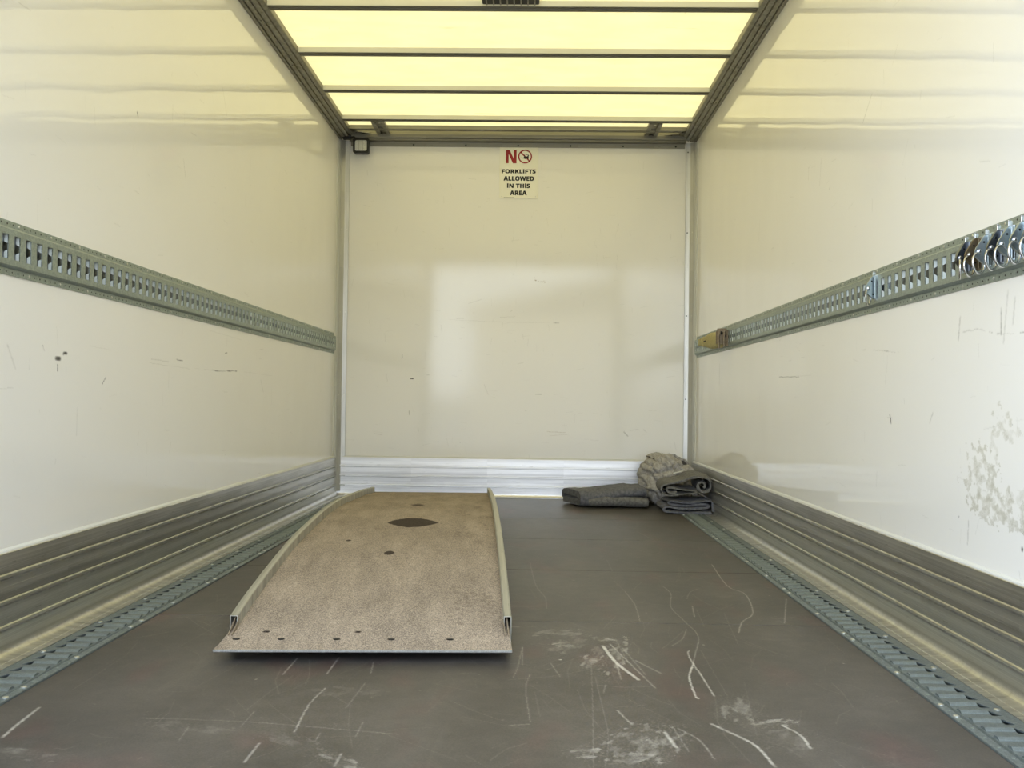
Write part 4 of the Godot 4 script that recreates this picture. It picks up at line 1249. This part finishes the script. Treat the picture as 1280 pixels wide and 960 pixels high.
func build_sign() -> void:
	var o := thing("warning_sign", Vector3(0.0116, 1.9685, FRONT + 0.001), "white warning sign in red and black reading NO forklifts allowed in this area", "sign")
	var p := Geo.new()
	p.box(Vector3(0, 0.176, 0.001), Vector3(0.255, 0.352, 0.002), 0.0006)
	put("panel", p.mesh(), mat(Color(0.98, 0.97, 0.90), 0.4), o)
	var red := mat(Color(0.60, 0.03, 0.04), 0.45)
	var ink := mat(Color(0.03, 0.03, 0.03), 0.45)
	var Z := 0.0021
	var mm := 0.000463
	var px := func(x: float, y: float) -> Vector3: return Vector3((x - 551.5) * mm, 0.352 - (y - 125.0) * mm, Z)
	lettering("N", 190 * mm, 150 * mm, px.call(441, 290), red, o)
	lettering("FORKLlFTS", 62 * mm, 486 * mm, px.call(549, 498), ink, o)
	lettering("ALLOWED", 66 * mm, 432 * mm, px.call(551, 602), ink, o)
	lettering("lN THlS", 66 * mm, 326 * mm, px.call(549, 705), ink, o)
	lettering("AREA", 66 * mm, 240 * mm, px.call(548, 808), ink, o)
	# ring and slash
	var c: Vector3 = px.call(637, 288)
	var ring := Geo.new()
	for k in 48:
		var a0 := TAU * k / 48
		var a1 := TAU * (k + 1) / 48
		var r0 := 81 * mm
		var r1 := 99 * mm
		var d0 := Vector3(cos(a0), sin(a0), 0)
		var d1 := Vector3(cos(a1), sin(a1), 0)
		ring.quad(c + d0 * r0, c + d0 * r1, c + d1 * r1, c + d1 * r0, Vector3.BACK)
		ring.quad(c + d0 * r1, c + d0 * r1 - Vector3(0, 0, 0.0004), c + d1 * r1 - Vector3(0, 0, 0.0004), c + d1 * r1, d0)
	var sd := Vector3(1, -1, 0).normalized()
	var sw := Vector3(1, 1, 0).normalized() * 9.0 * mm
	ring.quad(c - sd * 88 * mm - sw, c + sd * 88 * mm - sw, c + sd * 88 * mm + sw, c - sd * 88 * mm + sw, Vector3.BACK)
	put("prohibition_ring", ring.mesh(), red, o)
	# forklift truck pictogram: forks to the left, tilted mast, body with a cab frame, two wheels
	var g := Geo.new()
	var q := func(pts: Array) -> void:
		var w := []
		for i in range(0, pts.size(), 2):
			w.append(c.x + pts[i] * mm); w.append(c.y + pts[i + 1] * mm)
		flat_shape(g, w, Z - 0.0004, Z + 0.0003)
	q.call([-60, -22, -22, -28, -20, -20, -58, -14])
	q.call([-24, -28, -14, -28, 2, 26, -8, 28])
	q.call([-12, -20, 20, -26, 48, -18, 54, 20, 40, 28, 34, 6, 10, -2, -4, 2])
	q.call([8, 0, 16, -2, 26, 34, 18, 36])
	q.call([20, 36, 24, 28, 44, 30, 44, 38])
	q.call([36, 26, 44, 26, 46, 36, 40, 36])
	for s in [[0, -24, 12], [42, -20, 14]]:
		var w := []
		for k in 14:
			w.append(s[0] + s[2] * cos(TAU * k / 14)); w.append(s[1] + s[2] * sin(TAU * k / 14))
		q.call(w)
	put("pictogram", g.mesh(), ink, o)
	var im := Geo.new()
	im.box(px.call(415, 876), Vector3(150 * mm, 6 * mm, 0.0004))
	put("fine_print", im.mesh(), mat(Color(0.25, 0.24, 0.22), 0.5), o)
	var s := [Vector3(-0.110, 0.340, 0.002), Vector3(0.116, 0.340, 0.002), Vector3(-0.112, 0.012, 0.002), Vector3(0.112, 0.012, 0.002)]
	rivet_row(o, s, Vector3.BACK, 0.003, M.rivet)

# ---------------------------------------------------------------- work lamp under the header
func rounded(w: float, h: float, r: float, n := 5) -> PackedVector2Array:
	var o := PackedVector2Array()
	for c in [[1, 1, 0.0], [-1, 1, PI / 2], [-1, -1, PI], [1, -1, PI * 1.5]]:
		for k in n + 1:
			var a: float = c[2] + PI / 2 * k / n
			o.append(Vector2(c[0] * (w * 0.5 - r) + cos(a) * r, c[1] * (h * 0.5 - r) + sin(a) * r))
	return o

func build_lamp() -> void:
	var o := thing("work_lamp", Vector3(-1.021, 2.290, -5.955), "small square black work lamp with a clear lens, switched off under the header", "lamp")
	var h := Geo.new()
	h.extrude(rounded(0.100, 0.096, 0.012), Vector3(0, 0, -0.022), Vector3.RIGHT, Vector3.UP, Vector3.BACK, 0.040)
	for k in 6:
		h.box(Vector3(-0.04 + 0.016 * k, 0, -0.030), Vector3(0.004, 0.080, 0.018))
	put("housing", h.mesh(), M.black, o)
	var bz := Geo.new()
	var outer := rounded(0.104, 0.100, 0.014)
	var inner := rounded(0.078, 0.070, 0.010)
	for i in outer.size():
		var j := (i + 1) % outer.size()
		var a := Vector3(outer[i].x, outer[i].y, 0.024); var b := Vector3(outer[j].x, outer[j].y, 0.024)
		var c := Vector3(inner[i].x, inner[i].y, 0.024); var d := Vector3(inner[j].x, inner[j].y, 0.024)
		var nn := Vector3(outer[i].x + outer[j].x, outer[i].y + outer[j].y, 0).normalized()
		bz.quad(a, b, d, c, Vector3.BACK)
		bz.quad(a, b, b - Vector3(0, 0, 0.012), a - Vector3(0, 0, 0.012), nn)
		bz.quad(c, d, d - Vector3(0, 0, 0.006), c - Vector3(0, 0, 0.006), -nn)
	put("bezel", bz.mesh(), M.black, o)
	var re := Geo.new()
	for y in 3:
		for x in 3:
			var cx := -0.027 + 0.027 * x
			var cy := -0.026 + 0.026 * y
			# each diode sits in a shallow four-sided reflector
			for s in [[1, 0], [-1, 0], [0, 1], [0, -1]]:
				var e := Vector3(s[0], s[1], 0)
				var p := Vector3(-s[1], s[0], 0)
				re.quad(Vector3(cx, cy, 0.0205) + (e + p) * 0.0130, Vector3(cx, cy, 0.0205) + (e - p) * 0.0130, Vector3(cx, cy, 0.0185) + (e - p) * 0.006, Vector3(cx, cy, 0.0185) + (e + p) * 0.006, (Vector3.BACK * 2.0 - e).normalized())
			re.quad(Vector3(cx - 0.006, cy - 0.006, 0.0185), Vector3(cx + 0.006, cy - 0.006, 0.0185), Vector3(cx + 0.006, cy + 0.006, 0.0185), Vector3(cx - 0.006, cy + 0.006, 0.0185), Vector3.BACK)
	put("reflector", re.mesh(), mat(Color(0.88, 0.88, 0.84), 0.45, 0.25), o)
	var ln := Geo.new()
	ln.extrude(rounded(0.084, 0.080, 0.008), Vector3(0, 0, 0.0212), Vector3.RIGHT, Vector3.UP, Vector3.BACK, 0.0010)
	var glass := mat(Color(0.95, 0.97, 0.97, 0.06), 0.03)
	glass.transparency = BaseMaterial3D.TRANSPARENCY_ALPHA
	put("lens", ln.mesh(), glass, o)
	var br := Geo.new()
	br.tube(PackedVector3Array([Vector3(-0.018, 0.044, -0.005), Vector3(-0.018, 0.066, -0.005), Vector3(0.018, 0.066, -0.005), Vector3(0.018, 0.044, -0.005)]), 0.004, 6)
	br.box(Vector3(0, 0.068, -0.012), Vector3(0.05, 0.006, 0.03), 0.001)
	put("bracket", br.mesh(), M.rivet, o)
	var w := Geo.new()
	var path := PackedVector3Array()
	for p in [Vector3(-0.03, 0.045, -0.02), Vector3(-0.045, 0.062, 0.0), Vector3(-0.075, 0.058, 0.012), Vector3(-0.10, 0.066, 0.02), Vector3(-0.085, 0.082, 0.04), Vector3(-0.05, 0.088, 0.05), Vector3(-0.02, 0.086, 0.03), Vector3(0.02, 0.085, 0.02)]:
		path.append(p)
	var soft := PackedVector3Array()
	for i in path.size() - 1:
		for s in 5: soft.append(path[i].cubic_interpolate(path[i + 1], path[maxi(i - 1, 0)], path[mini(i + 2, path.size() - 1)], s / 5.0))
	w.tube(soft, 0.005, 7)
	put("cable", w.mesh(), M.black, o)
	var jb := Geo.new()
	jb.box(Vector3(-0.095, 0.058, 0.0), Vector3(0.06, 0.024, 0.04), 0.004)
	put("junction_box", jb.mesh(), M.black, o)

# ---------------------------------------------------------------- tie rings in the right wall track
func tie_fitting(metal: Material) -> Node3D:
	var o := Node3D.new()
	var base := Geo.new()
	base.box(Vector3(-0.0012, 0, 0.001), Vector3(0.0024, 0.078, 0.022), 0.0008)
	base.box(Vector3(-0.004, 0.0, 0.0105), Vector3(0.008, 0.070, 0.0025), 0.0008)
	put("base_plate", base.mesh(), metal, o)
	# lug standing out from the track, with a bent rim
	var lug := Geo.new()
	var out := vec2s([0.0, 0.037, 0.008, 0.037, 0.013, 0.033, 0.030, 0.006, 0.0335, -0.003, 0.0325, -0.011, 0.026, -0.018, 0.008, -0.032, 0.0, -0.033])
	lug.extrude(out, Vector3(0, 0, -0.003), Vector3.LEFT, Vector3.UP, Vector3.BACK, 0.003)
	for i in out.size() - 2:
		var a := out[i + 1]; var b := out[i + 2] if i + 2 < out.size() else out[0]
		var d := (b - a).normalized()
		var nn := Vector2(d.y, -d.x) * (-1.0)
		var e := Geo.new()
		lug.quad(Vector3(-a.x, a.y, -0.001), Vector3(-b.x, b.y, -0.001), Vector3(-b.x - nn.x * -0.002, b.y + nn.y * 0.002, -0.008), Vector3(-a.x - nn.x * -0.002, a.y + nn.y * 0.002, -0.008), Vector3(-nn.x, nn.y, 0))
	put("lug", lug.mesh(), metal, o)
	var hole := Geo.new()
	hole.disc(Vector3(-0.012, 0.020, 0.0), Vector3.BACK, 0.0026, 0.0002, 10)  # dark disc laid on the lug as the shade inside a hole
	put("painted_pin_hole", hole.mesh(), M.dark, o)
	put("painted_pin_hole", hole.mesh(), M.dark, o, Vector3(0.004, -0.040, 0.0))
	var rv := Geo.new()
	rv.disc(Vector3(-0.0225, -0.002, 0.0), Vector3.BACK, 0.0055, 0.002, 12, 0.0025)
	put("rivet", rv.mesh(), M.chrome, o)
	var sp := Geo.new()
	sp.box(Vector3(-0.006, 0.043, 0.002), Vector3(0.009, 0.012, 0.0015), 0.0005)
	sp.box(Vector3(-0.010, 0.049, 0.004), Vector3(0.006, 0.0015, 0.006), 0.0005)
	put("spring_tab", sp.mesh(), M.chrome, o)
	return o

func ring_mesh(rx: float, ry: float, wire: float) -> ArrayMesh:
	var path := PackedVector3Array()
	for k in 36:
		var a := TAU * k / 36
		path.append(Vector3(cos(a) * rx, sin(a) * ry, 0))
	var g := Geo.new()
	var rows := []
	for k in 36:
		var a := TAU * k / 36
		var d := Vector3(cos(a), sin(a), 0)
		var row := PackedVector3Array()
		for s in 8:
			row.append(path[k] + (d * cos(TAU * s / 8) + Vector3.BACK * sin(TAU * s / 8)) * wire)
		rows.append(row)
	for r in 36:
		var r1 := (r + 1) % 36
		for c in 8:
			var c1 := (c + 1) % 8
			g.tri(rows[r][c], rows[r][c1], rows[r1][c1], (rows[r][c] - path[r]).normalized(), (rows[r][c1] - path[r]).normalized(), (rows[r1][c1] - path[r1]).normalized())
			g.tri(rows[r][c], rows[r1][c1], rows[r1][c], (rows[r][c] - path[r]).normalized(), (rows[r1][c1] - path[r1]).normalized(), (rows[r1][c] - path[r1]).normalized())
	return g.mesh()

func build_fittings() -> void:
	var ring := ring_mesh(0.0195, 0.0235, 0.0029)
	var first := -1.036
	# slot number, metal, turn of the ring, tilt of the lug, label
	var list := [
		[35, M.zinc, 0.9, 0.10, "single zinc tie ring hooked in the right track, well apart from the cluster"],
		[23, M.steel, 1.15, 0.25, "dark tie ring at the far end of the cluster on the right track, turned edge-on"],
		[22, M.bronze, 0.55, 0.12, "brownish tie ring second in the cluster on the right track, between zinc ones"],
		[21, M.zinc, 0.45, -0.05, "bright zinc tie ring just on the near side of the brownish one"],
		[20, M.steel, 0.5, 0.15, "dull grey tie ring between two bright zinc ones in the track cluster"],
		[19, M.zinc, 0.35, 0.0, "bright zinc tie ring just on the near side of the dull grey one"],
		[18, M.zinc, 0.5, 0.08, "zinc tie ring next to last before the frame edge in the track cluster"],
		[17, M.steel, 0.4, 0.0, "tie ring cut off by the right edge of the photograph, nearest in the cluster"],
	]
	for it in list:
		var o := tie_fitting(it[1])
		o.name = numbered("tie_ring")
		add_child(o, true)
		o.position = Vector3(HALF - 0.0148, 0.997, first - PITCH * it[0] - (0.005 if it[0] == 35 else 0.022))
		o.rotation.y = it[3]
		var r := put("ring", ring, M.chrome, o, Vector3(-0.0245, -0.029, 0.002))
		r.rotation = Vector3(0.0, it[2] - it[3], 0.12)
		tag(o, it[4], "tie ring", "", "tie rings in the right wall track")

# ---------------------------------------------------------------- tan end piece with a rusty clip, in the right track by the corner
func build_strap_end() -> void:
	var o := thing("strap_end", Vector3(HALF - 0.0145, 0.985, -4.93), "tan tapered strap end piece with rusty clip, hooked in the right track by the corner", "strap fitting")
	var clip := Geo.new()
	clip.box(Vector3(-0.004, 0, 0.0), Vector3(0.008, 0.085, 0.07), 0.002)
	clip.box(Vector3(-0.030, 0.010, 0.012), Vector3(0.050, 0.085, 0.006), 0.002)
	clip.box(Vector3(-0.030, 0.006, -0.022), Vector3(0.050, 0.070, 0.006), 0.002)
	clip.tube(PackedVector3Array([Vector3(-0.045, 0.040, 0.03), Vector3(-0.052, 0.0, 0.034), Vector3(-0.048, -0.055, 0.028)]), 0.006, 8)
	clip.tube(PackedVector3Array([Vector3(-0.020, 0.036, 0.03), Vector3(-0.024, 0.0, 0.034), Vector3(-0.020, -0.045, 0.028)]), 0.006, 8)
	put("clip", clip.mesh(), M.rusty, o)
	var pin := Geo.new()
	pin.disc(Vector3(-0.035, 0.028, 0.015), Vector3.BACK, 0.009, 0.006, 12, 0.002)
	pin.disc(Vector3(-0.014, 0.012, 0.015), Vector3.BACK, 0.006, 0.006, 12, 0.002)
	put("pin", pin.mesh(), M.dark_steel, o)
	var body := Geo.new()
	var rows := []
	for r in 21:
		var t := r / 20.0
		var hh := lerpf(0.046, 0.016, smoothstep(0.25, 1.0, t)) - 0.006 * smoothstep(0.0, 0.1, t) * (1.0 - smoothstep(0.1, 0.3, t))
		var tw := lerpf(0.024, 0.012, t)
		if r == 20: hh *= 0.6; tw *= 0.6
		var c := Vector3(-0.030 - 0.070 * t, -0.004 - 0.004 * t, -0.03 - 0.22 * t)
		var row := PackedVector3Array()
		for k in 20:
			var a := TAU * k / 20
			row.append(c + Vector3(signf(cos(a)) * pow(absf(cos(a)), 0.6) * tw, signf(sin(a)) * pow(absf(sin(a)), 0.7) * hh, 0))
		rows.append(row)
	body.grid(rows, true)
	for e in [0, 20]:
		var cc := Vector3.ZERO
		for p: Vector3 in rows[e]: cc += p / 20.0
		for k in 20:
			var nn := Vector3(0, 0, 1 if e == 0 else -1)
			body.tri(cc, rows[e][k], rows[e][(k + 1) % 20], nn, nn, nn)
	put("body", fixed(body), M.tan, o)
	var slot := Geo.new()
	slot.box(Vector3(-0.0905, -0.006, -0.155), Vector3(0.003, 0.008, 0.05), 0.001)  # solid dark strip, painted shade in place of a cut recess
	var sl := put("painted_recess", slot.mesh(), M.dark, o)
	sl.rotation.y = 0.0
	var band := Geo.new()
	for z: float in [-0.185, -0.215, -0.235]:
		var t: float = (-z - 0.03) / 0.22
		var hh := lerpf(0.046, 0.016, smoothstep(0.25, 1.0, t)) + 0.002
		band.box(Vector3(-0.030 - 0.070 * t, -0.004 - 0.004 * t, z), Vector3(lerpf(0.024, 0.012, t) * 2.0 + 0.003, hh * 2.0, 0.006), 0.004)
	put("rib", band.mesh(), M.tan, o)

# ---------------------------------------------------------------- ribbed fitting on the roof, cut by the top of the frame
func build_roof_fitting() -> void:
	var o := thing("roof_light", Vector3(-0.003, 2.370, -3.90), "dark grey ribbed fitting under the roof at the top edge, before the first bow", "light fitting")
	var g := Geo.new()
	g.box(Vector3(0, 0.014, 0), Vector3(0.25, 0.028, 0.16), 0.004)
	put("housing", g.mesh(), M.dark_steel, o)
	var r := Geo.new()
	r.box(Vector3.ZERO, Vector3(0.006, 0.006, 0.15), 0.001)
	var s := []
	for k in 8: s.append(Vector3(-0.105 + 0.03 * k, -0.002, 0))
	put_many("rib", r.mesh(), M.alum_dull, o, s)
